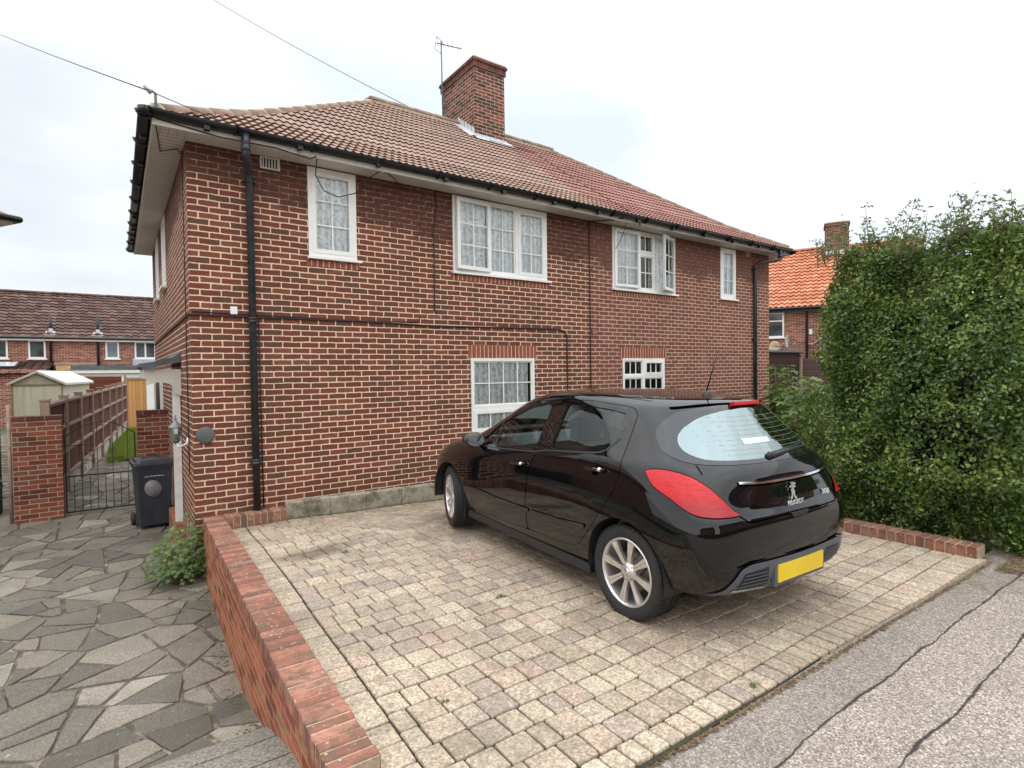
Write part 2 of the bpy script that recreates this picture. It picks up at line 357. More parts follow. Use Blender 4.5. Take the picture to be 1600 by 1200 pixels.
# ------------------------------------------------------------------ roofs
def roof_slope(mb, O, e, n, L, prof, T, gauge, clip, pitch=.105, roll=.018, lip=.032, ns=7, tile=.21):
    """O eave origin (z=0 base), e unit along eave, n unit horizontal inward, prof(h)->z, T horizontal depth, clip(h)->(a,b)"""
    O = Vector(O); e = Vector(e); n = Vector(n)
    hs = [0.]; h = 0.
    while h < T-1e-6:                      # rows of equal slope length
        d = .02; s = math.hypot(d, prof(h+d)-prof(h)); h2 = h+gauge*d/s
        h = min(T, h2); hs.append(h)
    nx = int(L/pitch*ns)+1; xs = [i*pitch/ns for i in range(nx+1)]
    def rollz(x):
        t = (x/pitch) % 1.; return roll*(max(0, math.sin(math.pi*min(1, t/.62)))**.8 if t < .62 else 0) + (.004 if t > .9 else 0)
    rz = [rollz(x) for x in xs]
    vs = []; fs = []; at = []
    r2 = random.Random(3)
    for r in range(len(hs)-1):
        h0, h1 = hs[r], hs[r+1]; a0, b0 = clip(h0); a1, b1 = clip(h1)
        base = len(vs)
        jig = r2.uniform(-.003, .003)
        for li, (hh, off, a, b) in enumerate(((h0+.055, -.012, a0, b0), (h0-.004, lip+jig, a0, b0), (h1+.02 if h1 < T else h1, 0.002, a1, b1))):
            z = prof(min(hh, T) if hh > 0 else 0)
            for i, x in enumerate(xs):
                xx = min(max(x, a), b); k = rz[i]*.75 if li == 0 else rz[i]
                vs.append(O+e*xx+n*hh+Vector((0, 0, z+off+k)))
        N = len(xs)
        for i in range(N-1):
            x = xs[i]
            if x > b0 or xs[i+1] < a0: continue
            ti = int(x/tile); q = ((ti*73856093) ^ (r*19349663)) % 997/997.
            for li in (0, 1):
                fs.append((base+li*N+i, base+li*N+i+1, base+(li+1)*N+i+1, base+(li+1)*N+i)); at.append(q)
    b = len(mb.v); mb.v += [tuple(v) for v in vs]; mb.f += [[b+k for k in f] for f in fs]
    mb.mi += [mb.m]*len(fs); mb.sm += [False]*len(fs); mb.attr += at
def hip_tiles(mb, pts, w=.13, r=.10, seg=.40):
    """half round ridge tiles laid along a polyline"""
    P = [Vector(p) for p in pts]; L = [0.]
    for a, b in zip(P, P[1:]): L.append(L[-1]+(b-a).length)
    def at(t):
        for i in range(len(P)-1):
            if t <= L[i+1] or i == len(P)-2: return P[i].lerp(P[i+1], (t-L[i])/(L[i+1]-L[i]))
    k = max(1, int(L[-1]/seg)); seg = L[-1]/k
    for i in range(k):
        a = at(i*seg); b = at((i+1)*seg+.03 if i < k-1 else L[-1]); d = (b-a).normalized(); s = d.cross(Vector((0, 0, 1))).normalized(); u = s.cross(d)
        vs = []; fs = []; n = 8
        for (c, rr) in ((a, r), (b, r*.93)):
            for j in range(n+1):
                t = math.pi*(j/n); vs.append(c+s*math.cos(t)*rr*1.15+u*(math.sin(t)*rr*.95-.035))
        for j in range(n): fs.append((j, j+1, n+2+j, n+1+j))
        fs.append(tuple(range(n+1))[::-1]); mb.smooth = True; mb.a = rnd.random(); mb.add(vs, fs); mb.smooth = False

# ------------------------------------------------------------------ the pair of houses
W, D, ZS = 12.257, 7.5, 4.319
house = empty('semi_detached_house', (0, 0, 0), label='red brick pair of semi-detached houses with hipped tiled roof behind the parked car', cat='house')
def wall_holes(mb, x0, x1, z0, z1, holes, P, d=.12):
    """wall face in a plane with rectangular holes and reveals; P(x,z,depth)->point"""
    xs = sorted({x0, x1, *[h[0] for h in holes], *[h[1] for h in holes]}); zs = sorted({z0, z1, *[h[2] for h in holes], *[h[3] for h in holes]})
    for i in range(len(xs)-1):
        for j in range(len(zs)-1):
            cx, cz = (xs[i]+xs[i+1])/2, (zs[j]+zs[j+1])/2
            if any(h[0] < cx < h[1] and h[2] < cz < h[3] for h in holes): continue
            mb.add([P(xs[i], zs[j], 0), P(xs[i+1], zs[j], 0), P(xs[i+1], zs[j+1], 0), P(xs[i], zs[j+1], 0)], [(0, 1, 2, 3)])
    for a, b, c, e in holes:
        mb.add([P(a, c, 0), P(b, c, 0), P(b, e, 0), P(a, e, 0), P(a, c, d), P(b, c, d), P(b, e, d), P(a, e, d)],
               [(0, 4, 5, 1), (1, 5, 6, 2), (2, 6, 7, 3), (3, 7, 4, 0)])
WIN = dict(w1=(1.361, 1.998, 3.15, 4.30), w2=(3.497, 5.327, 3.15, 4.30), w3=(6.904, 8.722, 3.15, 4.30), w4=(10.285, 10.862, 3.18, 4.30),
           gw=(3.785, 5.03, .62, 1.822), sw=(7.16, 8.37, .85, 1.828))
mb = MB()
wall_holes(mb, 0, W, -.9, 4.40, list(WIN.values()), lambda x, z, d: (x, d, z))
SIDE = [(3.48, 4.25, 3.12, 4.30), (5.35, 6.1, 3.12, 4.30), (2.0, 2.85, -.30, 1.70)]
wall_holes(mb, 0, D, -.9, 4.40, SIDE, lambda y, z, d: (d, y, z))
mb.add([(W, 0, -.9), (W, D, -.9), (W, D, 4.4), (W, 0, 4.4)], [(0, 1, 2, 3)])
mb.add([(0, D, -.9), (W, D, -.9), (W, D, 4.4), (0, D, 4.4)], [(3, 2, 1, 0)])
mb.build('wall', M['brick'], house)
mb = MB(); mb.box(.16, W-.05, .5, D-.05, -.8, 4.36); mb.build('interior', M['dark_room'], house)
# soldier courses over the ground-floor windows
for a, b, z in ((3.74, 5.08, 1.822), (7.10, 8.43, 1.828)):
    mb = MB(); mb.box(a, b, -.003, .05, z, z+.21); mb.build('lintel', M['soldier'], house, off=(0, .0-z))
# header course above the lintels and toothed brick-on-edge under the upper sills
for a, b, z in ((3.45, 5.36, 3.02), (1.33, 2.03, 3.02), (6.87, 8.75, 3.02), (10.25, 10.9, 3.05)):
    mb = MB(); mb.box(a, b, -.004, .03, z, z+.08); mb.build('sill_course', M['soldier'], house, off=(0, .05))

def frame_rect(mb, x0, x1, z0, z1, w, y0, y1, T):
    for a, b, c, d in ((x0, x1, z0, z0+w), (x0, x1, z1-w, z1), (x0, x0+w, z0+w, z1-w), (x1-w, x1, z0+w, z1-w)):
        vs = [(x, y, z) for z in (c, d) for x, y in ((a, y0), (b, y0), (b, y1), (a, y1))]
        mb.add([T(*v) for v in vs], [(0, 3, 2, 1), (4, 5, 6, 7), (0, 1, 5, 4), (1, 2, 6, 5), (2, 3, 7, 6), (3, 0, 4, 7)])
def tbox(mb, x0, x1, y0, y1, z0, z1, T):
    vs = [(x, y, z) for z in (z0, z1) for x, y in ((x0, y0), (x1, y0), (x1, y1), (x0, y1))]
    mb.add([T(*v) for v in vs], [(0, 3, 2, 1), (4, 5, 6, 7), (0, 1, 5, 4), (1, 2, 6, 5), (2, 3, 7, 6), (3, 0, 4, 7)])
def light(win, x0, x1, z0, z1, cols, rows, sash=True, T=None, open_=0., hinge='l', y=.0, w=.055):
    """one light of a window: sash frame, glazing bars, pane; open_ in radians swings it out"""
    T = T or (lambda a, b, c: (a, b, c))
    if open_:
        hx = x0 if hinge == 'l' else x1; sg = 1 if hinge == 'l' else -1
        def T2(a, b, c, T=T): 
            dx = a-hx; return T(hx+dx*math.cos(open_)+b*math.sin(open_)*sg*0, b-abs(dx)*math.sin(open_), c)
    else: T2 = T
    if sash:
        mb = MB(); frame_rect(mb, x0, x1, z0, z1, w, y-.018, y+.035, T2); i = w
    else: mb = MB(); frame_rect(mb, x0, x1, z0, z1, .022, y+.005, y+.035, T2); i = .022
    gx0, gx1, gz0, gz1 = x0+i, x1-i, z0+i, z1-i
    for k in range(1, cols): xx = gx0+(gx1-gx0)*k/cols; tbox(mb, xx-.009, xx+.009, y+.008, y+.026, gz0, gz1, T2)
    for k in range(1, rows): zz = gz0+(gz1-gz0)*k/rows; tbox(mb, gx0, gx1, y+.0085, y+.0255, zz-.009, zz+.009, T2)
    s = mb.build('sash', M['upvc'], win)
    mg = MB(); mg.add([T2(gx0-.005, y+.017, gz0-.005), T2(gx1+.005, y+.017, gz0-.005), T2(gx1+.005, y+.017, gz1+.005), T2(gx0-.005, y+.017, gz1+.005)], [(0, 1, 2, 3)])
    mg.build('pane', M['glass'], win if False else s)
    return s
def curtain_mesh(name, win, x0, x1, z0, z1, y=.047, parent=None, amp=.007, k=26., seed=0):
    mb = MB(); n = max(12, int((x1-x0)*90)); mb.smooth = True; r = random.Random(seed)
    ph = [r.uniform(0, 6) for _ in range(3)]
    def yy(x): return y+amp*math.sin(k*x+ph[0]+1.2*math.sin(5*x+ph[1]))+amp*.5*math.sin(k*2.1*x+ph[2])
    vs = [(x0+(x1-x0)*i/n, yy(x0+(x1-x0)*i/n), z) for z in (z0, z1) for i in range(n+1)]
    mb.add(vs, [(i, i+1, n+2+i, n+1+i) for i in range(n)])
    return mb.build(name, M['curtain'], parent or house)
def window(key, build, sill=True, name='window'):
    x0, x1, z0, z1 = WIN[key]
    mb = MB(); frame_rect(mb, x0, x1, z0, z1, .045, -.012, .06, lambda a, b, c: (a, b, c))
    f = mb.build(name, M['upvc'], house)
    if sill:
        mb = MB(); mb.prism([(-.055, z0-.038), (-.055, z0-.006), (-.013, z0+.004), (.05, z0+.004), (.05, z0-.038)], x0-.02, x1+.06, lambda a, b, c: (c, a, b))
        mb.build('sill', M['upvc'], f)
    build(f, x0+.045, x1-.045, z0+.045, z1-.045)
    return f
def b1(f, x0, x1, z0, z1): light(f, x0, x1, z0, z1, 2, 3)
window('w1', b1)
curtain_mesh('net_curtain', None, 1.39, 1.97, 3.16, 4.28, seed=1)
def b2(f, x0, x1, z0, z1):
    a, b = 4.142, 4.70
    mb = MB(); mb.box(a-.005, a+.04, -.010, .058, z0, z1); mb.box(b-.03, b+.02, -.010, .058, z0, z1); mb.build('mullion', M['upvc'], f)
    light(f, x0-.01, a+.02, z0-.01, z1+.01, 2, 3, open_=.07, hinge='r', y=-.03)
    light(f, a+.042, b-.032, z0, z1, 2, 3, sash=False)
    light(f, b+.022, x1, z0, z1, 2, 3)
window('w2', b2)
curtain_mesh('net_curtain', None, 3.53, 5.30, 3.16, 4.28, seed=2)
def b3(f, x0, x1, z0, z1):
    a, b = 7.60, 8.09
    mb = MB(); mb.box(a-.02, a+.03, -.010, .058, z0, z1); mb.box(b-.04, b+.01, -.010, .058, z0, z1); mb.build('mullion', M['upvc'], f)
    light(f, x0-.01, a-.01, z0-.01, z1+.01, 2, 3, open_=.06, hinge='l', y=-.03)
    mb = MB(); mb.box(a+.03, b-.04, -.009, .057, z1-.42, z1-.36); mb.build('transom', M['upvc'], f)
    light(f, a+.032, b-.042, z1-.36, z1, 2, 1, w=.04)
    light(f, a+.032, b-.042, z0, z1-.42, 2, 2, sash=False)
    light(f, b+.012, x1, z0-.01, z1+.01, 2, 3, open_=.32, hinge='r', y=-.03)
window('w3', b3)
curtain_mesh('net_curtain', None, 6.94, 7.75, 3.16, 4.28, seed=3)
curtain_mesh('net_curtain', None, 7.98, 8.5, 3.16, 4.28, y=.07, seed=4)
window('w4', b1)
curtain_mesh('net_curtain', None, 10.3, 10.84, 3.18, 4.28, seed=5)
def bg(f, x0, x1, z0, z1):
    mb = MB(); mb.box(x0, x1, -.010, .058, 1.0, 1.075); mb.build('transom', M['upvc'], f)
    light(f, x0, x1, 1.075, z1, 4, 2, sash=False, w=.02)
    light(f, x0, x1, z0, 1.0, 4, 1)
window('gw', bg)
curtain_mesh('net_curtain', None, 3.81, 4.93, .64, 1.80, seed=6)
def bs(f, x0, x1, z0, z1):
    m = 7.745
    mb = MB(); mb.box(m-.03, m+.03, -.010, .058, z0, z1); mb.box(x0, m-.03, -.009, .057, 1.45, 1.51); mb.box(m+.03, x1, -.009, .057, 1.45, 1.51); mb.build('mullion', M['upvc'], f)
    light(f, x0, m-.03, 1.51, z1, 3, 1, sash=False); light(f, m+.03, x1, 1.51, z1, 3, 1, w=.045)
    light(f, x0, m-.03, z0, 1.45, 3, 2, sash=False); light(f, m+.03, x1, z0, 1.45, 3, 2, sash=False)
window('sw', bs)
for ya, yb in ((5.05, 5.2), (6.95, 7.2)):
    mb = MB(); mb.box(-.05, -.001, ya, yb, -.6, 1.62); mb.build('door_post', M['upvc'], house)
mb = MB(); mb.box(-.03, -.001, 5.9, 6.949, -.6, 1.60); mb.build('doorway_shade', M['gate_iron'], house)  # black panel stands in for the darkness of the door opening
# side windows and door (seen at a grazing angle)
for (a, b, c, d) in SIDE[:2]:
    mb = MB(); T = lambda x, y, z: (y, x, z)
    frame_rect(mb, a, b, c, d, .055, -.015, .06, T); f = mb.build('window', M['upvc'], house)
    mg = MB(); mg.add([(.02, a+.05, c+.05), (.02, b-.05, c+.05), (.02, b-.05, d-.05), (.02, a+.05, d-.05)], [(0, 1, 2, 3)]); mg.build('pane', M['glass'], f)
    ms = MB(); ms.box(-.075, .04, a-.03, b+.03, c-.04, c-.003); ms.build('sill', M['upvc'], f)
mb = MB(); mb.box(.05, .10, 2.0, 2.85, -.30, 1.70); dr = mb.build('door', M['upvc'], house)
mb = MB(); mb.box(.03, .049, 2.1, 2.16, .65, .8); mb.build('handle', M['steel'], dr)
# porch canopy over the side door
porch = empty('porch_canopy', (0, 0, 0), label='white timber side porch with grey felt roof and tall white post by the brick corner', cat='porch')
mb = MB(); mb.prism([(-.47, 1.735), (-.42, 1.70), (.0, 1.80), (.0, 1.93), (-.10, 1.86), (-.30, 1.80), (-.47, 1.775)], 1.22, 2.9, lambda a, b, c: (a, c, b)); mb.build('roof', M['felt'], porch)
mb = MB(); mb.box(-.42, -.002, 1.30, 1.335, 1.58, 1.70); mb.box(-.42, -.385, 1.337, 2.85, 1.58, 1.70); mb.build('fascia', M['cream'], porch)
arc = [(-.40, 1.5795), (-.40, 1.48)]+[(-.36+.0*t, 1.50) for t in (0,)]+[(-.36+.23*t, 1.50+.03*math.sin(t*math.pi)) for t in (.3, .6, 1)]+[(-.10, 1.46), (-.09, 1.38), (-.04, 1.36), (-.003, 1.34), (-.003, 1.5795)]
mb = MB(); mb.prism(arc, 1.302, 1.333, lambda a, b, c: (a, c, b)); mb.build('bracket', M['cream'], porch)
mb = MB(); mb.box(-.105, -.015, 1.36, 1.42, -.38, 1.58); mb.build('post', M['white_paint'], porch)
mb = MB(); mb.box(-.12, -.003, 1.25, 2.6, -.80, -.381); mb.box(-.26, -.003, .80, 1.249, -.80, -.58); mb.build('step', plain('terracotta_step', (.30, .12, .07), .8, .2, 8), porch)

# soffit, fascia, gutters
O_ = .318
mb = MB(); mb.box(-O_, W+O_, -O_, -.001, ZS, ZS+.012); mb.box(-O_, -.001, .0, D, ZS, ZS+.012); mb.box(W+.001, W+O_, 0, D, ZS, ZS+.012); mb.build('soffit', M['soffit'], house)
mb = MB()
for k in range(int((D+O_)/.1)): y = -O_+.1*k; mb.box(-O_+.03, -.004, y, y+.006, ZS-.003, ZS-.0005)
for k in range(4): mb.box(-O_+.08*k+.06, -O_+.08*k+.064, -O_+.01, -.02, ZS-.0032, ZS-.0006)
mb.build('soffit_groove', plain('groove_shadow', (.30, .27, .24), .8), house)
mb = MB(); mb.box(-O_-.018, W+O_+.018, -O_-.018, -O_-.001, ZS-.012, 4.43); mb.box(-O_-.018, -O_-.001, -O_-.0005, D, ZS-.012, 4.43); mb.box(W+O_+.001, W+O_+.018, -O_-.0005, D, ZS-.012, 4.43); mb.build('fascia', M['cream'], house)
def gutter(mb, a, b, out, r=.062):
    a = Vector(a); b = Vector(b); out = Vector(out); n = 10; vs = []; fs = []
    for c in (a, b):
        for q in (r, r-.004):
            for j in range(n+1):
                t = math.pi*j/n; vs.append(c+out*(-math.cos(t)*q)+Vector((0, 0, -math.sin(t)*q)))
    m = n+1
    for j in range(n): fs += [(j, j+1, 2*m+j+1, 2*m+j), (m+j+1, m+j, 3*m+j, 3*m+j+1), (j+1, j, m+j, m+j+1), (2*m+j, 2*m+j+1, 3*m+j+1, 3*m+j)]
    mb.smooth = True; mb.add(vs, fs); mb.smooth = False
    L = (b-a).length; d = (b-a).normalized()
    k = max(2, int(L/.85))
    for i in range(k+1):
        c = a+d*(L*i/k*.99+.02)
        for j in range(n):
            t0, t1 = math.pi*j/n, math.pi*(j+1)/n
            p0 = c-out*math.cos(t0)*(r+.006)-Vector((0, 0, math.sin(t0)*(r+.006))); p1 = c-out*math.cos(t1)*(r+.006)-Vector((0, 0, math.sin(t1)*(r+.006)))
            mb.bar(p0, p1, .05, .01, d)
    for i in range(int(L/1.0)):
        c = a+d*(i+.6); mb.obox(c-Vector((0, 0, r+.015)), d*.03, out*.03, (0, 0, .022))
gy = -O_-.018-.064
mb = MB(); gutter(mb, (-O_-.11, gy, 4.435), (W+O_+.11, gy, 4.405), (0, -1, 0)); mb.build('gutter', M['black_plastic'], house)
mb = MB(); gutter(mb, (gy, -O_-.05, 4.435), (gy, D+.05, 4.42), (-1, 0, 0)); mb.build('gutter', M['black_plastic'], house)
mb = MB(); mb.lathe([(.0, -.065), (.062, -.062), (.066, -.03), (.066, .005), (.06, .005), (.05, -.05)], (gy-.005, gy, 4.435), 16); mb.build('gutter_corner', M['black_plastic'], house)
def collar(mb, x, y, z, r=.055, two=True):
    mb.lathe([(r*.8, -.03), (r, -.028), (r, -.012), (r*.86, -.01), (r*.86, .01), (r, .012), (r, .03), (r*.8, .032)], (x, y, z), 14)
    mb.box(x-.075, x+.075, y+.01, y+.05, z-.012, z+.012)
def downpipe(xo, xp, zt, zb, name='downpipe', r=.042, cz=()):
    mb = MB(); y = -.055
    mb.tube([(xo, gy, 4.38), (xo, gy, 4.20)], .046, 12)
    mb.tube([(xo, gy, 4.24), (xo, gy, 4.16), (xo+(xp-xo)*.25, gy+.04, 4.12), (xo+(xp-xo)*.8, y-.05, zt+.10), (xp, y, zt+.02), (xp, y, zb)], r, 14)
    mb.lathe([(.04, .04), (.052, .04), (.052, -.03), (.042, -.035)], (xo, gy, 4.22), 14)
    for z in cz: collar(mb, xp, y, z)
    mb.build(name, M['pipe'], house)
downpipe(.565, .66, 3.98, -.05, cz=(3.97, 2.28, .55))
downpipe(12.05, 11.58, 3.98, -.2, cz=(3.93, 2.28))
mb = MB(); mb.box(.81, 1.01, -.010, -.008, 4.18, 4.295); mb.build('vent_slot_shade', M['gate_iron'], house); mb = MB(); frame_rect(mb, .795, 1.025, 4.165, 4.31, .016, -.02, .02, lambda a, b, c: (a, b, c))  # black plate behind the vent bars paints in the shade of the slots
for k in range(6): mb.box(.822+k*.034, .836+k*.034, -.022, -.009, 4.185, 4.29)
mb.build('air_vent', M['cream'], house)
mb = MB(); mb.box(11.24, 11.44, -.018, .02, 4.20, 4.31); mb.box(11.26, 11.42, -.026, -.0185, 4.22, 4.29); mb.build('air_vent', plain('vent_brown', (.35, .2, .16), .7), house)

# roof
def zroof(h):     # h from the eave edge (0 .. 4.15)
    pts = [(0, 4.42), (.4, 4.64), (.97, 4.97), (1.92, 5.64), (3.3, 6.64), (4.15, 7.24)]
    for (a, za), (b, zb) in zip(pts, pts[1:]):
        if h <= b: return za+(zb-za)*(h-a)/(b-a)
    return 7.24
roof = empty('roof'); roof.parent = house
E0 = -.40; T_ = 4.15; G_ = .265
mb = MB(); PX = 6.55   # change of tile colour at the party line
roof_slope(mb, (E0, E0, 0), (1, 0, 0), (0, 1, 0), PX-E0, zroof, T_, G_, lambda h: (h, PX-E0)); mb.build('roof_slope', M['tile_left'], roof, label='buff tiled left half of the front roof slope')
mb = MB()
roof_slope(mb, (PX, E0, 0), (1, 0, 0), (0, 1, 0), W-E0-PX, zroof, T_, G_, lambda h: (0, W-E0-PX-h)); mb.build('roof_slope', M['tile_right'], roof, label='pink tiled right half of the front roof slope')
mb = MB(); roof_slope(mb, (E0, D-E0, 0), (0, -1, 0), (1, 0, 0), D-2*E0, zroof, T_, G_, lambda h: (h, D-2*E0-h), ns=4); mb.build('roof_slope', M['tile_left'], roof)
mb = MB(); roof_slope(mb, (W-E0, E0, 0), (0, 1, 0), (-1, 0, 0), D-2*E0, zroof, T_, G_, lambda h: (h, D-2*E0-h), ns=4); mb.build('roof_slope', M['tile_right'], roof)
mb = MB(); roof_slope(mb, (W-E0, D-E0, 0), (-1, 0, 0), (0, -1, 0), W-2*E0, zroof, T_, G_, lambda h: (h, W-2*E0-h), ns=4); mb.build('roof_slope', M['tile_left'], roof)
hs = [0, .4, .97, 1.92, 3.3, 4.15]
def hipline(sx, sy, x0, y0, lift=.075): return [(x0+sx*h, y0+sy*h, zroof(h)+lift) for h in hs]
mb = MB()
hip_tiles(mb, hipline(1, 1, E0+.12, E0+.12), r=.105); hip_tiles(mb, hipline(-1, 1, W-E0-.1, E0+.1), r=.105)
hip_tiles(mb, hipline(1, -1, E0, D-E0)); hip_tiles(mb, hipline(-1, -1, W-E0, D-E0))
hip_tiles(mb, [(3.72, 3.75, 7.30), (W-3.72, 3.75, 7.30)], seg=.45)
mb.build('ridge_tile', M['ridge_tile'], roof)
mb = MB()
for pts in (hipline(1, 1, E0+.1, E0+.1, .02), hipline(-1, 1, W-E0-.1, E0+.1, .02)):
    mb.tube(pts, .105, 10)
mb.tube([(3.75, 3.75, 7.235), (W-3.75, 3.75, 7.235)], .10, 10)
mb.build('bedding', M['bedding'], roof)
mb = MB(); mb.box(-.34, W+.34, -.34, D+.34, 4.37, 4.41); mb.build('felt_underlay', M['felt'], roof)
# chimney on the party line
ch = empty('chimney'); ch.parent = roof
CX0, CX1, CY0, CY1 = 5.80, 6.60, 3.02, 4.48
mb = MB(); mb.box(CX0, CX1, CY0, CY1, 6.4, 8.27); mb.build('stack', M['brick_chim'], ch)
mb = MB(); mb.box(CX0-.03, CX1+.03, CY0-.03, CY1+.03, 8.27, 8.40); mb.box(CX0-.055, CX1+.055, CY0-.055, CY1+.055, 8.40, 8.46)
mb.build('oversail_course', brick('oversail_brick', [(0, (.05, .028, .025)), (.5, (.12, .045, .035)), (1, (.2, .065, .045))], (.16, .11, .09), w=.0755, h=.5, soldier=True), ch, off=(0, .2))
mb = MB(); mb.prism([(CX0-.03, CY0-.03), (CX1+.03, CY0-.03), (CX1+.03, CY1+.03), (CX0-.03, CY1+.03)], 8.461, 8.50); mb.build('flaunching', M['bedding'], ch)
for (px, py) in ((6.0, 3.35), (6.4, 3.4), (6.0, 4.1), (6.4, 4.1)):
    mb = MB(); mb.lathe([(.11, 0), (.12, .0), (.115, .08), (.13, .09), (.13, .13), (.10, .13), (.085, 0)], (px, py, 8.47), 20); mb.build('chimney_pot', M['pot'], ch)
# lead flashings
mb = MB()
def rz(y): return zroof(y-E0)
mb.add([(CX0-.03, CY0-.16, rz(CY0-.16)+.05), (CX1+.22, CY0-.16, rz(CY0-.16)+.05), (CX1+.16, CY0-.004, rz(CY0)+.06), (CX0-.03, CY0-.004, rz(CY0)+.06), (CX1+.02, CY0-.004, rz(CY0)+.11), (CX0-.01, CY0-.004, rz(CY0)+.11)], [(0, 1, 2, 3), (3, 2, 4, 5)])
for k in range(5):
    y0 = CY0+k*.145; z0 = rz(y0)+.05
    mb.add([(CX0-.006, y0, z0), (CX0-.006, y0+.145, z0+.10), (CX0-.006, y0+.11, z0+.26), (CX0-.006, y0, z0+.14)], [(3, 2, 1, 0)])
mb.add([(CX0-.16, CY0-.10, rz(CY0-.1)+.045), (CX0-.004, CY0-.05, rz(CY0)+.06), (CX0-.004, 3.72, rz(3.72)+.07), (CX0-.16, 3.72, rz(3.72)+.045)], [(0, 1, 2, 3)])
mb.build('flashing', M['lead'], ch)
# kerbs at the foot of the wall
conc_y = -.16
# TV aerial strapped to the stack
aer = empty('tv_aerial', (CX0-.12, CY1-.25, 7.3), label='thin tv aerial on a tall pole beside the chimney', cat='aerial')
mb = MB(); M['aerial'] = plain('aerial_grey', (.12, .125, .13), .5, metal=.3)
mb.tube([(0, 0, .05), (-.02, 0, 2.05)], .017, 8); mb.build('pole', M['aerial'], aer)
for z in (.35, .62): mb = MB(); mb.bar((0, 0, z), (.13, 0, z), .03, .03); mb.build('bracket', M['steel'], aer)
mb = MB(); mb.tube([(-.1, .05, 2.0), (.35, -.28, 1.86)], .013, 6)
for t in (.05, .25, .45, .65, .85, 1.): 
    c = Vector((-.1, .05, 2.0)).lerp(Vector((.35, -.28, 1.86)), t); mb.tube([c+Vector((-.06, -.09, 0)), c+Vector((.06, .09, 0))], .005, 5)
mb.tube([(-.13, 0, 2.12), (-.16, .06, 1.86), (.03, .12, 1.84), (.05, .08, 2.1), (-.13, 0, 2.12)], .009, 5); mb.tube([(.30, -.4, 1.78), (.12, -.1, 1.93)], .008, 5)
mb.build('antenna', M['aerial'], aer)
# cables clipped to the brickwork
mb = MB()
mb.tube([(-.012, 7.4, 2.30), (-.012, 4, 2.315), (-.012, .0, 2.325), (0.0, -.012, 2.325), (.6, -.012, 2.318), (2, -.012, 2.325), (3.1, -.012, 2.30), (4.2, -.012, 2.315), (5.55, -.012, 2.335), (5.70, -.012, 2.30), (5.76, -.012, 2.2), (5.76, -.012, 1.3), (5.74, -.012, .1)], .011, 6)
mb.tube([(0.02, -.014, 2.36), (.8, -.014, 2.345), (2.2, -.014, 2.33), (2.9, -.014, 2.35), (2.93, -.014, 2.43)], .007, 6)
mb.tube([(6.317, -.012, 4.31), (6.318, -.012, 3), (6.322, -.012, 2.2), (6.32, -.012, .3)], .011, 6)
mb.tube([(6.32, -.014, 3.4), (6.42, -.014, 3.52), (6.55, -.014, 3.58)], .006, 6)
mb.tube([(3.20, -.012, 4.31), (3.23, -.012, 4.1), (3.17, -.012, 3.7), (3.165, -.012, 2.52), (3.21, -.012, 2.49)], .010, 6)
mb.tube([(.735, -.014, 2.3), (.74, -.014, 1), (.745, -.014, -.05)], .007, 6)
mb.tube([(-.014, .30, 4.3), (-.014, .32, 3), (-.014, .35, 1), (-.014, .36, .4)], .006, 6)
mb.tube([(-.30, -.28, 4.31), (-.22, .5, 4.312), (-.06, .3, 4.31), (-.014, .30, 4.25)], .006, 6)
mb.tube([(-.3, -.345, 4.37), (.3, -.35, 4.31), (.9, -.35, 4.32), (1.3, -.35, 4.27), (1.38, -.35, 4.32)], .007, 6)
mb.tube([(1.40, -.30, 4.31), (1.42, -.16, 4.15), (1.53, -.13, 3.98), (1.72, -.13, 3.93), (1.95, -.13, 4.02), (2.1, -.2, 4.22), (2.25, -.30, 4.33), (2.4, -.25, 4.31), (2.7, -.02, 4.24)], .007, 6)
mb.tube([(6.32, -.03, 4.30), (6.6, -.30, 4.30), (6.85, -.36, 4.36)], .010, 6)
mb.tube([(6.95, -.36, 4.4), (6.98, -.25, 4.2), (6.97, -.14, 4.0), (6.90, -.1, 3.86)], .006, 6)
mb.tube([(7.1, -.37, 4.42), (7.25, -.36, 4.36), (7.3, -.33, 4.28), (7.38, -.33, 4.38)], .006, 6)
mb.build('wall_cable', M['cable'], house)
mb = MB(); mb.box(.42, .495, -.04, -.001, 2.345, 2.435); mb.build('junction_box', M['upvc'], house)
mb = MB(); mb.box(6.36, 6.46, -.03, -.001, 2.27, 2.36); mb.build('junction_box', plain('brown_box', (.28, .13, .09), .6), house)
# overhead wires
def sag(a, b, s, n=24): a = Vector(a); b = Vector(b); return [a.lerp(b, i/n)-Vector((0, 0, s*4*(i/n)*(1-i/n))) for i in range(n+1)]
mb = MB(); mb.tube(sag((-.36, -.40, 4.62), (-3.67, 15.1, 11.95), .03), .007, 6); mb.tube([(-.36, -.40, 4.62), (.25, -.36, 4.50)], .005, 5); tag(mb.build('overhead_cable', M['cable']), 'thin overhead cable running from the left roof corner up and out of frame', 'cable', 'overhead cables')
mb = MB(); mb.tube(sag((6.95, -.38, 4.5), (6.6, 1.9, 6.2), .03), .007, 6); mb.tube(sag((6.6, 1.9, 6.2), (4.9, 5.5, 8.0), .0), .007, 6)
mb.tube(sag((6.4, 2.0+5.0, 6.2), (5.25, 4.10, 7.44), .0), .007, 6); mb.tube(sag((5.25, 4.10, 7.44), (.9, 12.6, 13.9), .12), .008, 6); tag(mb.build('overhead_cable', M['cable']), 'overhead cable dropping behind the ridge beside the chimney', 'cable', 'overhead cables')
mb = MB(); mb.tube([(-.30, -.36, 4.45), (-.30, -.38, 4.62), (-.34, -.40, 4.64)], .014, 8); mb.tube([(-.34, -.40, 4.60), (-.40, -.42, 4.66)], .022, 8); mb.build('cable_hook', M['steel'], house)
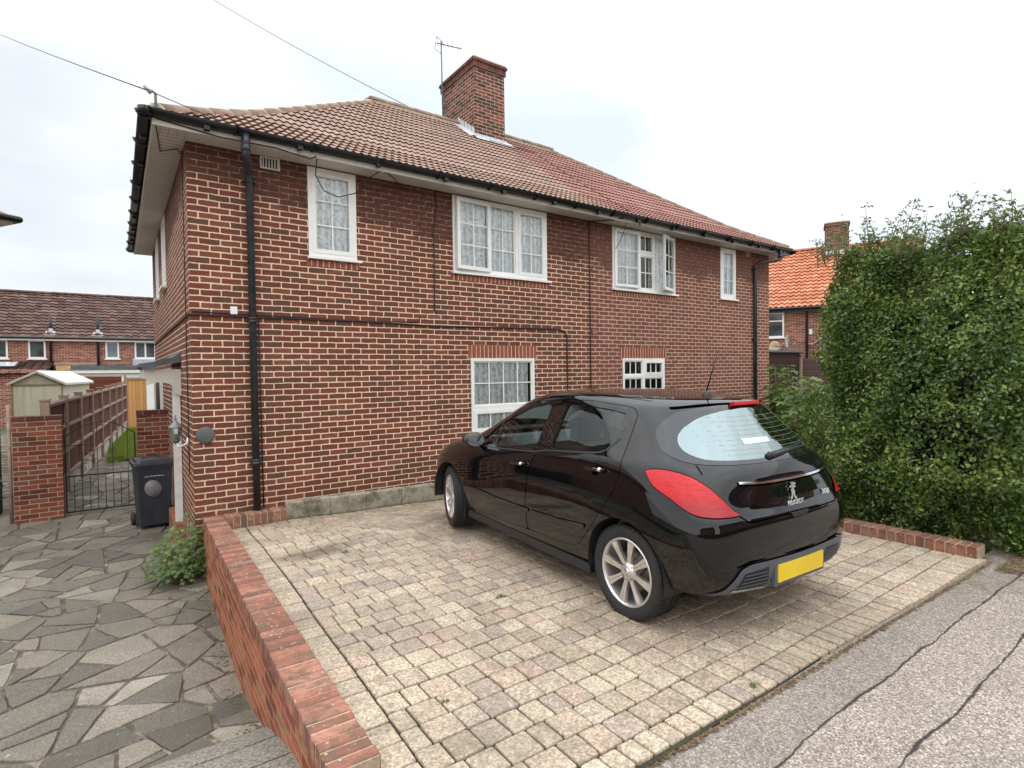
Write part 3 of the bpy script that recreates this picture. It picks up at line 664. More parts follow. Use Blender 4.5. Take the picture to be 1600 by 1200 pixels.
# plaque, lantern
mb = MB(); mb.lathe([(0, -.035), (.085, -.035), (.098, -.028), (.10, 0)], (.125, -.002, .907), 32, 'y'); tag(mb.build('wall_plaque', plain('plaque_grey', (.10, .105, .10), .6)), 'round dark grey plaque on the brickwork near the left corner', 'plaque')
lan = empty('wall_lantern', (-.13, .62, .73), label='old grey coach lantern with white bracket on the left house corner', cat='lantern')
mb = MB(); mb.lathe([(.0, .40), (.012, .38), (.006, .36), (.02, .345), (.010, .33), (.03, .30), (.075, .255), (.085, .235), (.060, .23)], (0, 0, 0), 8); mb.build('cap', plain('lantern_metal', (.22, .25, .27), .4, .25, 15), lan)
mb = MB(); mb.lathe([(.066, .232), (.040, .07)], (0, 0, 0), 6); mb.build('lantern_glass', M['glass'], lan)
mb = MB(); mb.lathe([(.044, .072), (.03, .05), (.008, .03), (.0, .01)], (0, 0, 0), 8)
for k in range(6): t = 2*math.pi*k/6; mb.bar((.066*math.cos(t), .066*math.sin(t), .232), (.042*math.cos(t), .042*math.sin(t), .07), .008, .008)
mb.lathe([(.02, .08), (.02, .15), (0, .16)], (0, 0, 0), 10); mb.build('cage', plain('lantern_iron', (.12, .13, .13), .5), lan)
mb = MB(); mb.tube([(0, 0, .05), (.03, -.05, .0), (.07, -.10, .02), (.12, -.13, .05)], .012, 8); mb.lathe([(0, -.03), (.05, -.02), (.05, .0)], (.128, -.1, .06), 12, 'x'); mb.build('bracket', M['white_paint'], lan)

# ------------------------------------------------------------------ ground surfaces
def interp(x, pts):
    if x <= pts[0][0]: return pts[0][1]
    for (a, za), (b, zb) in zip(pts, pts[1:]):
        if x <= b: return za+(zb-za)*(x-a)/(b-a)
    return pts[-1][1]
def smooth(t): t = min(1, max(0, t)); return t*t*(3-2*t)
def zdrive(x, y):
    z = -.055-.003*(y+5.9)
    z -= (.10+.028*max(0, x-.4))*smooth((y+2.1)/1.9)
    z -= .035*math.exp(-((x-.75)**2/.18+(y+1.9)**2/.12))
    z -= .03*smooth((1.2-x)/1.)*smooth((y+4.6)/2.)
    return z+.004*math.sin(x*3.1+y*2.3)+.003*math.sin(x*5.7-y*4.1)
ZL = [(-7.5, -.075), (-5.87, -.085), (-4.6, -.31), (-4.23, -.41), (-3.58, -.64), (-2.9, -.80), (-2.38, -.82), (-1.4, -.79), (-.24, -.76), (2.5, -.665), (4, -.63), (6, -.56), (9, -.5), (12, -.42), (17, -.32)]
def zleft(x, y): return interp(y, ZL)
mb = MB(); mb.add([(-600, -600, -1.3), (600, -600, -1.3), (600, 900, -1.3), (-600, 900, -1.3)], [(0, 1, 2, 3)]); g_ = NT('ground_cover'); p_ = g_.geo()
g_.fin(g_.ramp(g_.noise(p_, .6, 6, .6), [(.3, (.05, .07, .03)), (.7, (.10, .11, .06))]), .95); mb.build('ground', g_.mat, kind='structure')
def sheet(name, mat, x0, x1, y0, y1, zf, nx, ny, skirt=.3, **k):
    mb = MB(); mb.smooth = True
    vs = [(x0+(x1-x0)*i/nx, y0+(y1-y0)*j/ny) for j in range(ny+1) for i in range(nx+1)]
    vs = [(x, y, zf(x, y)) for x, y in vs]; n = nx+1
    mb.add(vs, [(j*n+i, j*n+i+1, (j+1)*n+i+1, (j+1)*n+i) for j in range(ny) for i in range(nx)]); mb.smooth = False
    z = min(v[2] for v in vs)-skirt
    e = [[vs[i] for i in range(n)], [vs[j*n+nx] for j in range(ny+1)], [vs[ny*n+i] for i in range(n)][::-1], [vs[j*n] for j in range(ny+1)][::-1]]
    for row in e:
        mb.add(row+[(a, b, z) for a, b, _ in row], [(len(row)+i, len(row)+i+1, i+1, i) for i in range(len(row)-1)])
    return mb.build(name, mat, **k)
# bedding sand and moss under the block paving
def sand():
    s = NT('joint_sand'); g = s.geo(); n = s.noise(g, 3.2, 5, .7)
    c = s.ramp(s.noise(g, 60, 3), [(.3, (.018, .014, .009)), (.7, (.05, .042, .026))]); c = s.mix(s.maprange(n, .52, .66, 0, .8), c, (.045, .060, .015))
    return s.fin(c, .95)
sheet('paving_bed', sand(), .1, 5.5, -5.86, -.02, lambda x, y: zdrive(x, y)-.014, 40, 44, kind='structure')
def blockmat():
    s = NT('block_paver'); g = s.geo(); r = s.attr(); px, py, pz = sep(s, g)
    c = s.ramp(r, [(0, (.40, .315, .235)), (.2, (.46, .37, .275)), (.4, (.52, .425, .315)), (.58, (.47, .35, .265)), (.72, (.54, .455, .34)), (.86, (.41, .325, .26)), (.96, (.36, .29, .24)), (1, (.49, .345, .27))])
    f1 = s.noise(g, 62, 5, .8); f2 = s.noise(g, 170, 3, .7)
    c = s.mix(.85, c, s.ramp(f1, [(.34, .16), (.5, .5), (.64, .88)]), 'OVERLAY'); c = s.mix(.5, c, s.ramp(f2, [(.3, .25), (.7, .8)]), 'OVERLAY')
    m = s.noise(g, 8, 5, .7, .5); c = s.mix(s.maprange(m, .46, .70, 0, .5), c, (.20, .155, .115))
    sp = s.noise(g, 30, 2, .5); c = s.mix(s.maprange(sp, .68, .73, 0, .6), c, (.66, .62, .54))
    d = s.noise(g, 1.1, 5, .65); c = s.mix(s.maprange(d, .42, .68, 0, .42), c, (.19, .155, .115))
    ex = s.math('DIVIDE', s.math('SUBTRACT', px, .80), .42); ey = s.math('DIVIDE', s.math('ADD', py, 1.98), .26)
    st = s.maprange(s.math('ADD', s.math('ADD', s.math('MULTIPLY', ex, ex), s.math('MULTIPLY', ey, ey)), s.math('MULTIPLY', s.noise(g, 5, 4), 1.4)), .8, 1.7, .62, 0); c = s.mix(st, c, (.085, .062, .046))
    ox_ = s.math('DIVIDE', s.math('SUBTRACT', px, 1.55), .10); oy = s.math('DIVIDE', s.math('ADD', py, 3.3), .07)
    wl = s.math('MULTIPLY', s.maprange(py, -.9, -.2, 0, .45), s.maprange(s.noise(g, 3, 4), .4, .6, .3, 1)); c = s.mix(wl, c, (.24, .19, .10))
    s.bump(s.math('ADD', f1, f2), .8, .005); return s.fin(c, .9, spec=.2)
def block(mb, cs, zf, h=.011, bev=.009):
    """cs: four plan corners ccw; slightly pillowed block with rounded arrises"""
    cx = sum(c[0] for c in cs)/4; cy = sum(c[1] for c in cs)/4; tz = rnd.uniform(-.0025, .0025); tx = rnd.uniform(-.012, .012); ty = rnd.uniform(-.012, .012)
    def ins(c, d):
        v = Vector((c[0]-cx, c[1]-cy)); return (cx+v.x*(1-d/max(.02, abs(v.x))), cy+v.y*(1-d/max(.02, abs(v.y))))
    rings = []
    for d, dz in ((0, -.035), (.0005, -.007), (.0025, -.002), (bev-.002, 0)):
        ring = []
        for i, c in enumerate(cs):
            pc = cs[i-1]; nc = cs[(i+1) % 4]; q = .007-.002*(d > .003)
            for o in (pc, nc):     # clipped corners
                v = Vector((o[0]-c[0], o[1]-c[1])); v = v*(q/v.length); p = (c[0]+v.x, c[1]+v.y); p = ins(p, d)
                ring.append((p[0], p[1], zf(cx, cy)+(zf(p[0], p[1])-zf(cx, cy))+tz+dz+tx*(p[0]-cx)+ty*(p[1]-cy)))
        rings.append(ring)
    n = 8; vs = [v for r in rings for v in r]; fs = []
    for k in range(3):
        for i in range(n): fs.append((k*n+i, k*n+(i+1) % n, (k+1)*n+(i+1) % n, (k+1)*n+i))
    fs.append(tuple(range(3*n, 4*n))); mb.a = rnd.random(); mb.smooth = False; mb.add(vs, fs)
mb = MB(); J = .0042
lx = lambda y: .345+.033*(-y-.3)*-1*.0+(.515-.335)*smooth((y+4.5)/4.6)   # line between edge course and field
lx = lambda y: .31+(.50-.31)*((y+5.4)/5.2) if y > -5.4 else .31
cxi = lambda y: .15+(.31-.15)*((y+5.3)/4.9)            # inner face of the coping
y = -.235
while y > -5.60:      # left edge course
    l = .162
    mb_cs = [(cxi(y-l)+.006, y-l+J), (lx(y-l)-J, y-l+J), (lx(y)-J, y-J), (cxi(y)+.006, y-J)]
    block(mb, mb_cs, zdrive); y -= l
rows = []; y = -.235; k = 0
while y > -5.655:
    h = .1655; x = None; x = lx(y-h/2)+J; first = True
    while x < 5.30:
        w = rnd.choice((.112, .130, .150, .165, .150, .178)) if not first else rnd.choice((.10, .13, .165)); first = False
        x2 = min(x+w, 5.315)
        if 5.315-x2 < .07: x2 = 5.315
        cs = [(x+J, y-h+J), (x2-J, y-h+J), (x2-J, y-J), (x+J, y-J)]
        j = [(rnd.uniform(-.002, .002), rnd.uniform(-.002, .002)) for _ in range(4)]
        block(mb, [(a+p, b+q) for (a, b), (p, q) in zip(cs, j)], zdrive); x = x2
    y -= h
x = .165; yb = y       # front soldier course
while x < 5.31:
    w = .108 if x > .3 else .14
    e = lambda x: -5.83-.018*(x-.9)
    block(mb, [(x+J, e(x)+.0), (x+w-J, e(x+w)), (x+w-J, yb-J), (x+J, yb-J)], zdrive); x += w
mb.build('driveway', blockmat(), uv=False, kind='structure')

# pavement and road
def asphalt(name, dark, crack=True):
    s = NT(name); g = s.geo(); x, y, z = sep(s, g)
    v = s.n('ShaderNodeTexVoronoi'); v.inputs['Scale'].default_value = 125; s.l(g, v.inputs['Vector'])
    wv = s.n('ShaderNodeTexWhiteNoise', noise_dimensions='3D'); s.l(v.outputs['Position'], wv.inputs['Vector'])
    c = s.ramp(wv.outputs['Value'], [(0, (.17, .135, .11)), (.3, (.33, .265, .22)), (.6, (.45, .37, .31)), (.85, (.56, .475, .405)), (1, (.80, .72, .63))])
    c = s.mix(s.maprange(v.outputs['Distance'], .15, .6, 0, .35), c, (.10, .085, .075))
    c = s.mix(s.maprange(s.noise(g, 2.2, 5, .65), .40, .7, 0, .32), c, (.15, .135, .12))
    if crack:
        n1 = s.noise(g, 1.6, 3, .55); n2 = s.noise(g, 12, 3, .6)
        wob = s.math('ADD', s.math('MULTIPLY', s.math('SUBTRACT', n1, .5), .085), s.math('MULTIPLY', s.math('SUBTRACT', n2, .5), .022))
        yy = s.math('ADD', y, wob)
        band = s.maprange(yy, -6.17, -6.15, 0, 1); c = s.mix(s.math('MULTIPLY', band, .30), c, (.13, .12, .105))
        far = s.maprange(yy, -6.49, -6.47, 1, 0)
        wd = s.math('ADD', .0030, s.math('MULTIPLY', s.math('SUBTRACT', s.noise(g, 5, 2), .42), .02)); 
        for y0 in (-6.165, -6.478):
            d = s.math('ABSOLUTE', s.math('SUBTRACT', yy, y0))
            m = s.maprange(d, s.math('MULTIPLY', wd, .5), s.math('ADD', wd, .005), 1, 0); c = s.mix(s.math('MULTIPLY', m, .93), c, (.025, .02, .018))
        moss = s.math('MULTIPLY', s.maprange(s.noise(g, 8, 5, .7), .48, .62, 0, .8), s.maprange(x, 4.0, 5.2, 0, 1)); moss = s.math('MULTIPLY', moss, s.maprange(y, -6.6, -6.1, 0, 1))
        c = s.mix(moss, c, (.10, .085, .03))
    s.bump(v.outputs['Distance'], .8, .004); return s.fin(c, .9, spec=.25)
sheet('pavement', asphalt('pavement_asphalt', 0), -14, 30, -8.55, -5.845, lambda x, y: -.078+.004*math.sin(x*2.1+y*3), 60, 8, kind='structure')
mb = MB(); mb.box(-14, 30, -8.68, -8.553, -.5, -.075); mb.build('kerb', M['concrete'], kind='structure')
sheet('road', asphalt('road_asphalt', 1, False), -60, 60, -15, -8.683, lambda x, y: -.19, 4, 2, kind='structure')
sheet('far_pavement', asphalt('far_pavement_asphalt', 1, False), -60, 60, -17.5, -15.003, lambda x, y: -.08, 4, 2, kind='structure')

# crazy paving on the left
def crazy():
    s = NT('crazy_paving'); g = s.geo(); r = s.attr()
    c = s.ramp(r, [(0, (.105, .095, .078)), (.2, (.14, .126, .10)), (.4, (.185, .16, .125)), (.6, (.155, .14, .112)), (.75, (.215, .18, .14)), (.9, (.25, .22, .175)), (1, (.33, .295, .235))])
    f = s.noise(g, 75, 5, .8); c = s.mix(.85, c, s.ramp(f, [(.34, .2), (.5, .5), (.64, .85)]), 'OVERLAY')
    m = s.noise(g, 3.5, 5, .65, .6); c = s.mix(s.maprange(m, .45, .75, 0, .45), c, (.075, .07, .055))
    sp = s.noise(g, 22, 2, .5); c = s.mix(s.maprange(sp, .72, .76, 0, .6), c, (.5, .48, .44))
    s.bump(s.noise(g, 18, 5, .7), .35, .008); return s.fin(c, .72, spec=.4)
def crazy_mortar():
    s = NT('crazy_mortar'); g = s.geo(); c = s.ramp(s.noise(g, 4, 5, .7), [(.35, (.070, .055, .040)), (.52, (.125, .10, .072)), (.68, (.34, .29, .21))]); f = s.noise(g, 90, 3); c = s.mix(.4, c, s.ramp(f, [(.3, .3), (.7, .75)]), 'OVERLAY')
    s.bump(f, .6, .006); return s.fin(c, .95)
sheet('path_mortar', crazy_mortar(), -7.5, .20, -5.86, 17.5, lambda x, y: zleft(x, y)-.009 + (0 if y > -5.8 else -.03), 20, 130, kind='structure')
def clip(poly, px, py, nx, ny):
    out = []
    for i in range(len(poly)):
        a = poly[i]; b = poly[(i+1) % len(poly)]; da = (a[0]-px)*nx+(a[1]-py)*ny; db = (b[0]-px)*nx+(b[1]-py)*ny
        if da <= 0: out.append(a)
        if da*db < 0: t = da/(da-db); out.append((a[0]+(b[0]-a[0])*t, a[1]+(b[1]-a[1])*t))
    return out
def crazy_slabs():
    mb = MB(); r = random.Random(33); x0, x1, y0, y1 = -4.2, .20, -5.0, 8.6
    pts = [(x0-.5+i*.95+(j % 2)*.45+r.uniform(-.3, .3), y0-.5+j*.80+r.uniform(-.25, .25)) for j in range(19) for i in range(7)]
    cells = []
    def area(P): return abs(sum(a[0]*b[1]-b[0]*a[1] for a, b in zip(P, P[1:]+P[:1])))/2
    def split(P, lim):
        if len(P) < 3: return
        if area(P) < lim: cells.append(P); return
        cx = sum(a for a, _ in P)/len(P); cy = sum(b for _, b in P)/len(P)
        sxx = sum((a-cx)**2 for a, _ in P); syy = sum((b-cy)**2 for _, b in P); sxy = sum((a-cx)*(b-cy) for a, b in P)
        t = .5*math.atan2(2*sxy, sxx-syy)+r.uniform(-.55, .55); nx, ny = math.cos(t), math.sin(t); k = r.uniform(-.09, .09); px, py = cx+nx*k, cy+ny*k
        split(clip(P, px, py, nx, ny), r.uniform(.07, .25)); split(clip(P, px, py, -nx, -ny), r.uniform(.07, .25))
    for i, p in enumerate(pts):
        P = [(x0, y0), (x1, y0), (x1, y1), (x0, y1)]
        for j, q in enumerate(pts):
            dx = q[0]-p[0]; dy = q[1]-p[1]
            if i == j or abs(dx) > 3 or abs(dy) > 3 or not P: continue
            L = math.hypot(dx, dy); P = clip(P, p[0]+dx/2, p[1]+dy/2, dx/L, dy/L)
        if len(P) >= 3: split(P, .2)
    for P in cells:
        if sum(a[0]*b[1]-b[0]*a[1] for a, b in zip(P, P[1:]+P[:1])) < 0: P = P[::-1]
        Q = P
        for a, b in zip(P, P[1:]+P[:1]):
            L = math.hypot(b[0]-a[0], b[1]-a[1])
            if L < 1e-4: continue
            nx, ny = (b[1]-a[1])/L, -(b[0]-a[0])/L; g = r.choice((.006, .009, .013, .018)); Q = clip(Q, a[0]-nx*g, a[1]-ny*g, nx, ny)
            if not Q: break
        if not Q or len(Q) < 3 or area(Q) < .008: continue
        poly = [q for k, q in enumerate(Q) if math.hypot(q[0]-Q[k-1][0], q[1]-Q[k-1][1]) > .012]
        if len(poly) < 3: continue
        cx = sum(a for a, b in poly)/len(poly); cy = sum(b for a, b in poly)/len(poly)
        # subdivide and roughen the outline
        out = []
        for a, b in zip(poly, poly[1:]+poly[:1]):
            L = math.hypot(b[0]-a[0], b[1]-a[1]); n = max(1, int(L/.07))
            for t in range(n):
                q = (a[0]+(b[0]-a[0])*t/n, a[1]+(b[1]-a[1])*t/n)
                if t == 0:
                    d = math.hypot(q[0]-cx, q[1]-cy); q = (cx+(q[0]-cx)*(1-.008/d), cy+(q[1]-cy)*(1-.008/d))
                else: q = (q[0]+r.uniform(-.006, .006), q[1]+r.uniform(-.006, .006))
                out.append(q)
        n = len(out); tl = (r.uniform(-.012, .012), r.uniform(-.012, .012)); dz = r.uniform(-.003, .004)
        def pt(a, b, f, z): x, y = cx+(a-cx)*f, cy+(b-cy)*f; return (x, y, zleft(x, y)+z+dz+tl[0]*(x-cx)+tl[1]*(y-cy))
        vs = [pt(a, b, 1, -.03) for a, b in out]+[pt(a, b, .995, -.001) for a, b in out]+[pt(a, b, .965, .004) for a, b in out]+[pt(cx, cy, 1, .004)]
        fs = [(l*n+i2, l*n+(i2+1) % n, (l+1)*n+(i2+1) % n, (l+1)*n+i2) for l in (0, 1) for i2 in range(n)]+[(2*n+i2, 2*n+(i2+1) % n, 3*n) for i2 in range(n)]
        mb.a = r.random(); mb.add(vs, fs)
    # exposed-aggregate slabs bridging up to the pavement
    return mb.build('path', crazy(), uv=False, kind='structure')
crazy_slabs()
def agg():
    s = NT('aggregate_slab'); g = s.geo(); v = s.n('ShaderNodeTexVoronoi'); v.inputs['Scale'].default_value = 95; s.l(g, v.inputs['Vector'])
    wv = s.n('ShaderNodeTexWhiteNoise', noise_dimensions='3D'); s.l(v.outputs['Position'], wv.inputs['Vector'])
    c = s.ramp(wv.outputs['Value'], [(0, (.12, .11, .09)), (.5, (.22, .20, .165)), (1, (.36, .335, .28))]); s.bump(v.outputs['Distance'], .8, .005); return s.fin(c, .9)
mb = MB()
for (ya, yb) in ((-4.10, -3.80), (-4.46, -4.12), (-4.86, -4.48), (-5.25, -4.88)):
    for xa, xb in ((-1.9, -.64), (-.62, -.01)):
        za, zb = zleft(0, ya)+.02, zleft(0, yb)+.02
        mb.add([(xa, ya, za), (xb, ya, za), (xb, yb, zb), (xa, yb, zb), (xa, ya, za-.2), (xb, ya, za-.2), (xb, yb, zb-.2), (xa, yb, zb-.2)], [(0, 1, 2, 3), (4, 5, 1, 0), (5, 6, 2, 1), (6, 7, 3, 2), (7, 4, 0, 3)])
mb.build('ramp', agg(), kind='structure')
sheet('garden_soil', M['soil'], 5.56, 40, -6.05, 24, lambda x, y: -.14, 10, 10, kind='structure')
sheet('rear_garden', g_.mat, -40, 12, 7.2, 40, lambda x, y: -.75 + .02*max(0, y-7), 10, 14, kind='structure')
sheet('left_forecourt', crazy_mortar(), -14, -7.5, -5.86, 7.2, lambda x, y: -.3, 4, 4, kind='structure')

# ------------------------------------------------------------------ low brick walls and kerbs
lw = empty('low_brick_wall', (.17, -2.6, -.05), label='low red brick retaining wall with brick on edge coping between driveway and crazy paving', cat='wall')
def P_(v, o=(.17, -2.6, -.05)): return (v[0]-o[0], v[1]-o[1], v[2]-o[2])
ox = lambda y: .065+(-.045-.065)*(-y/5.2)
zc = lambda y: -.058+.075*(-y/5.22)
mb = MB(); n = 24
for i in range(n):
    a, b = -5.215*i/n, -5.215*(i+1)/n
    vs = []
    for y in (a, b):
        for x in (ox(y)+.008, cxi(y)-.008):
            for z in (-.95, zc(y)-.106): vs.append(P_((x, y, z)))
    fs = [(0, 1, 5, 4), (2, 6, 7, 3), (1, 3, 7, 5)]
    if i == n-1: fs.append((4, 5, 7, 6))
    mb.add(vs, fs)
mb.build('brickwork', M['brick_low'], lw, off=(0, .04-.05+.075))
def edgebrick():
    s = NT('edge_brick'); g = s.geo(); r = s.attr()
    c = s.ramp(r, [(0, (.20, .085, .06)), (.25, (.30, .12, .08)), (.6, (.38, .155, .105)), (.85, (.45, .21, .145)), (1, (.34, .18, .135))])
    f = s.noise(g, 70, 5, .7); c = s.mix(.5, c, s.ramp(f, [(.3, .3), (.7, .75)]), 'OVERLAY')
    st = s.maprange(s.noise(g, 9, 6, .75, .6), .40, .62, 0, .8); c = s.mix(st, c, (.135, .095, .07))
    x = s.n('ShaderNodeTexVoronoi'); x.inputs['Scale'].default_value = 26; s.l(g, x.inputs['Vector'])
    sp = s.math('MULTIPLY', s.maprange(x.outputs['Distance'], .08, .24, 1, 0), s.maprange(s.noise(g, 6, 3), .42, .58, 0, .65)); c = s.mix(sp, c, (.62, .58, .50))
    s.bump(f, .6, .005); return s.fin(c, .85, spec=.25)
M['edge'] = edgebrick()
M['edge_mortar'] = plain('edge_mortar', (.42, .33, .22), .95, .3, 30)
def edge_bricks(mb, mm, A, B, za, zb, w0, w1, pitch=.0765, h=.103, joint=.011):
    """bricks on edge from A to B (plan), lying across; w0/w1 = offsets to each side along the cross direction"""
    A = Vector(A); B = Vector(B); L = (B-A).length; n = max(1, round(L/pitch)); d = (B-A)/L; c = Vector((-d.y, d.x))
    for i in range(n):
        t0 = (i*L/n+joint/2); t1 = ((i+1)*L/n-joint/2); z = za+(zb-za)*(i+.5)/n+rnd.uniform(-.0025, .0025)
        o0 = w0+rnd.uniform(-.003, .003); o1 = w1+rnd.uniform(-.003, .003); b = .006; vs = []
        for dz, e in ((-h, 0), (-b, 0), (0, b)):
            for (t, o, st, so) in ((t0, o0, 1, 1), (t1, o0, -1, 1), (t1, o1, -1, -1), (t0, o1, 1, -1)):
                p = A+d*(t+e*st)+c*(o+e*so); vs.append((p.x, p.y, z+dz+rnd.uniform(-.0008, .0008)))
        fs = [(k*4+i2, k*4+(i2+1) % 4, (k+1)*4+(i2+1) % 4, (k+1)*4+i2) for k in (0, 1) for i2 in range(4)]+[(8, 9, 10, 11)]
        if (w1 < w0): fs = [f[::-1] for f in fs]
        mb.a = rnd.random(); mb.add(vs, fs)
    for i in range(n):      # joints slightly recessed
        t0 = i*L/n-(.0 if i else -.004); t1 = t0+.02
    p = [A+c*w0*.97, B+c*w0*.97, B+c*w1*.97, A+c*w1*.97]; zz = [za, zb, zb, za]
    mm.add([(q.x, q.y, z-h) for q, z in zip(p, zz)]+[(q.x, q.y, z-.007) for q, z in zip(p, zz)], [(4, 5, 6, 7), (0, 1, 5, 4), (1, 2, 6, 5), (2, 3, 7, 6), (3, 0, 4, 7)] if w1 > w0 else [(7, 6, 5, 4), (4, 5, 1, 0), (5, 6, 2, 1), (6, 7, 3, 2), (7, 4, 0, 3)])
def shiftm(mb, o): mb.v = [(a-o[0], b-o[1], c-o[2]) for a, b, c in mb.v]
mb = MB(); mm = MB(); o = (.17, -2.6, -.05)
edge_bricks(mb, mm, (.178, -.005), (.055, -5.22), zc(0), zc(-5.22), -.105, .105)
shiftm(mb, o); shiftm(mm, o); mb.build('coping', M['edge'], lw, uv=False); mm.build('mortar', M['edge_mortar'], lw, uv=False)
ek = empty('brick_edging', (.6, -.12, -.1), label='short red brick edging under the left downpipe', cat='edging')
mb = MB(); mm = MB(); edge_bricks(mb, mm, (.295, -.11), (.968, -.11), -.055, -.055, -.105, .105, h=.20); o = (.6, -.12, -.1); shiftm(mb, o); shiftm(mm, o)
mb.build('brick_row', M['edge'], ek, uv=False); mm.build('mortar', M['edge_mortar'], ek, uv=False)
ek = empty('brick_edging', (5.4, -3, -.1), label='red brick on edge border along the foot of the tall hedge', cat='edging')
mb = MB(); mm = MB(); edge_bricks(mb, mm, (5.42, -5.86), (5.42, -.3), .035, .0, .10, -.10, h=.13, pitch=.0775); o = (5.4, -3, -.1); shiftm(mb, o); shiftm(mm, o)
mb.build('brick_row', M['edge'], ek, uv=False); mm.build('mortar', M['edge_mortar'], ek, uv=False)
xs = [.972, 1.522, 2.008, 2.524, 3.029, 3.56, 4.1, 4.65, 5.2, 5.31]
cur = empty('concrete_edging', (3, -.13, -.1), label='stained concrete kerb stones along the foot of the house wall', cat='edging')
for i, (a, b) in enumerate(zip(xs, xs[1:])):
    mb = MB(); zt = .012-.016*(a-.97)-rnd.uniform(0, .006); y0 = -.155; o = (3, -.13, -.1)
    mb.prism([(y0, -.45), (y0, zt-.02), (y0+.012, zt), (-.09, zt+.004), (-.085, -.45)], a+.003, b-.003, lambda p, q, c: (c-o[0], p-o[1], q-o[2]))
    mb.build('kerb_stone', M['concrete'], cur)
mb = MB(); mb.box(.97, 5.3, -.085, -.003, -.4, -.06); shiftm(mb, (3, -.13, -.1)); mb.build('backfill', M['soil'], cur)

# ------------------------------------------------------------------ left side: piers, gate, bin, fence
pr = empty('brick_pier', (-1.74, 4.0, -.65), label='square red brick gate pier left of the iron gate', cat='pier', group='brickwork either side of the gate')
mb = MB(); mb.box(-.295, .295, -.14, .14, -.2, 1.585); mb.build('brickwork', M['brick_pier'], pr)
mb = MB(); mb.box(-.30, .30, -.145, .145, 1.586, 1.655); mb.build('top_course', brick('pier_top', [(0, (.09, .035, .025)), (.6, (.15, .05, .03)), (1, (.12, .08, .05))], (.28, .22, .16), h=.3, phase=.1), pr, off=(.0, .1))
pr = empty('brick_pier', (-.23, 4.0, -.65), label='dark brick gate wall behind the wheelie bin', cat='pier', group='brickwork either side of the gate')
mb = MB(); mb.box(-.225, .225, -.11, .11, -.2, 1.60); mb.build('brickwork', M['brick_pier'], pr, off=(0, .03))
mb = MB(); mb.box(-.23, .228, -.115, .115, 1.601, 1.672); mb.build('top_course', bpy.data.materials['pier_top'], pr, off=(.0, .1))
gt = empty('iron_gate', (-1.42, 4.02, -.62), label='thin black wrought iron garden gate with scrolls across the path', cat='gate')
mb = MB(); G = .93
for z in (.04, .62): mb.bar((0, 0, z), (G, 0, z), .018, .022)
mb.bar((0, 0, .03), (0, 0, 1.27), .02, .02); mb.bar((G, 0, .03), (G, 0, 1.27), .02, .02)
for k in range(1, 9):
    x = G*k/9; mb.bar((x, 0, .04), (x, 0, .62), .010, .010)
    top = 1.27+.22*math.sin(math.pi*k/9)
    if k % 2 == 0: mb.bar((x, 0, .62), (x, 0, top), .009, .009)
mb.tube([(G*t, 0, 1.27+.22*math.sin(math.pi*t)) for t in [i/16 for i in range(17)]], .008, 6)
mb.bar((0, 0, 1.12), (G*.34, 0, 1.12), .012, .012)
mb.build('bars', M['gate_iron'], gt)
mb = MB()
def scroll(cx, cz, s, sg):
    return [(cx+sg*s*(1-t*.75)*math.cos(t*9), 0, cz+s*(1-t*.75)*math.sin(t*9)) for t in [i/22 for i in range(23)]]
for cx, cz, sg in ((.25, .84, 1), (.38, .84, -1), (.30, .98, 1), (.60, .84, 1), (.72, .84, -1), (.22, .72, -1), (.62, .98, -1)): mb.tube(scroll(cx, cz, .055, sg), .005, 5)
mb.build('scrollwork', M['gate_iron'], gt)
mb = MB(); mb.box(G-.16, G+.04, -.02, .02, .80, .83); mb.box(G-.03, G+.02, -.035, .035, .76, .86); mb.build('latch', M['gate_iron'], gt)

def rbox(mb, x0, x1, y0, y1, z0, z1, r=.02, t=None):
    """vertical-edge rounded box with optional taper t (scale at bottom)"""
    vs = []; n = 4
    pts = []
    for cx, cy, a0 in ((x1-r, y1-r, 0), (x0+r, y1-r, 90), (x0+r, y0+r, 180), (x1-r, y0+r, 270)):
        for k in range(n+1): a = R(a0+90*k/n); pts.append((cx+r*math.cos(a), cy+r*math.sin(a)))
    mx, my = (x0+x1)/2, (y0+y1)/2; t = t or 1
    m = len(pts); vs = [(mx+(a-mx)*t, my+(b-my)*t, z0) for a, b in pts]+[(a, b, z1) for a, b in pts]
    sm = mb.smooth; mb.smooth = False
    mb.add(vs, [tuple(range(m))[::-1], tuple(range(m, 2*m))]+[(i, (i+1) % m, m+(i+1) % m, m+i) for i in range(m)]); mb.smooth = sm
def text(name, body, size, mat, parent, loc, rot, ext=.002, align='CENTER', **k):
    c = bpy.data.curves.new(name, 'FONT'); c.body = body; c.size = size; c.extrude = ext; c.align_x = align; c.align_y = 'CENTER'
    o = bpy.data.objects.new(name+'_tmp', c); COL.objects.link(o)
    dg = bpy.context.evaluated_depsgraph_get(); me = bpy.data.meshes.new_from_object(o.evaluated_get(dg)); bpy.data.objects.remove(o)
    me.name = name; me.materials.clear(); me.materials.append(mat)
    n = bpy.data.objects.new(name, me); COL.objects.link(n); n.parent = parent; n.location = loc; n.rotation_euler = rot
    return tag(n, **k)
bn = empty('wheelie_bin', (-.31, 2.62, -.66), R(4), label='black wheelie bin standing by the side wall in front of the gate', cat='bin')
M['bin'] = plain('bin_plastic', (.028, .032, .042), .42, .2, 5, spec=.45, dirt=((.08, .08, .08), .4))
mb = MB(); rbox(mb, -.235, .235, -.27, .27, .05, .93, .03, .84); mb.build('body', M['bin'], bn)
mb = MB(); rbox(mb, -.25, .25, -.285, .285, .905, .955, .03); mb.build('rim', M['bin'], bn)
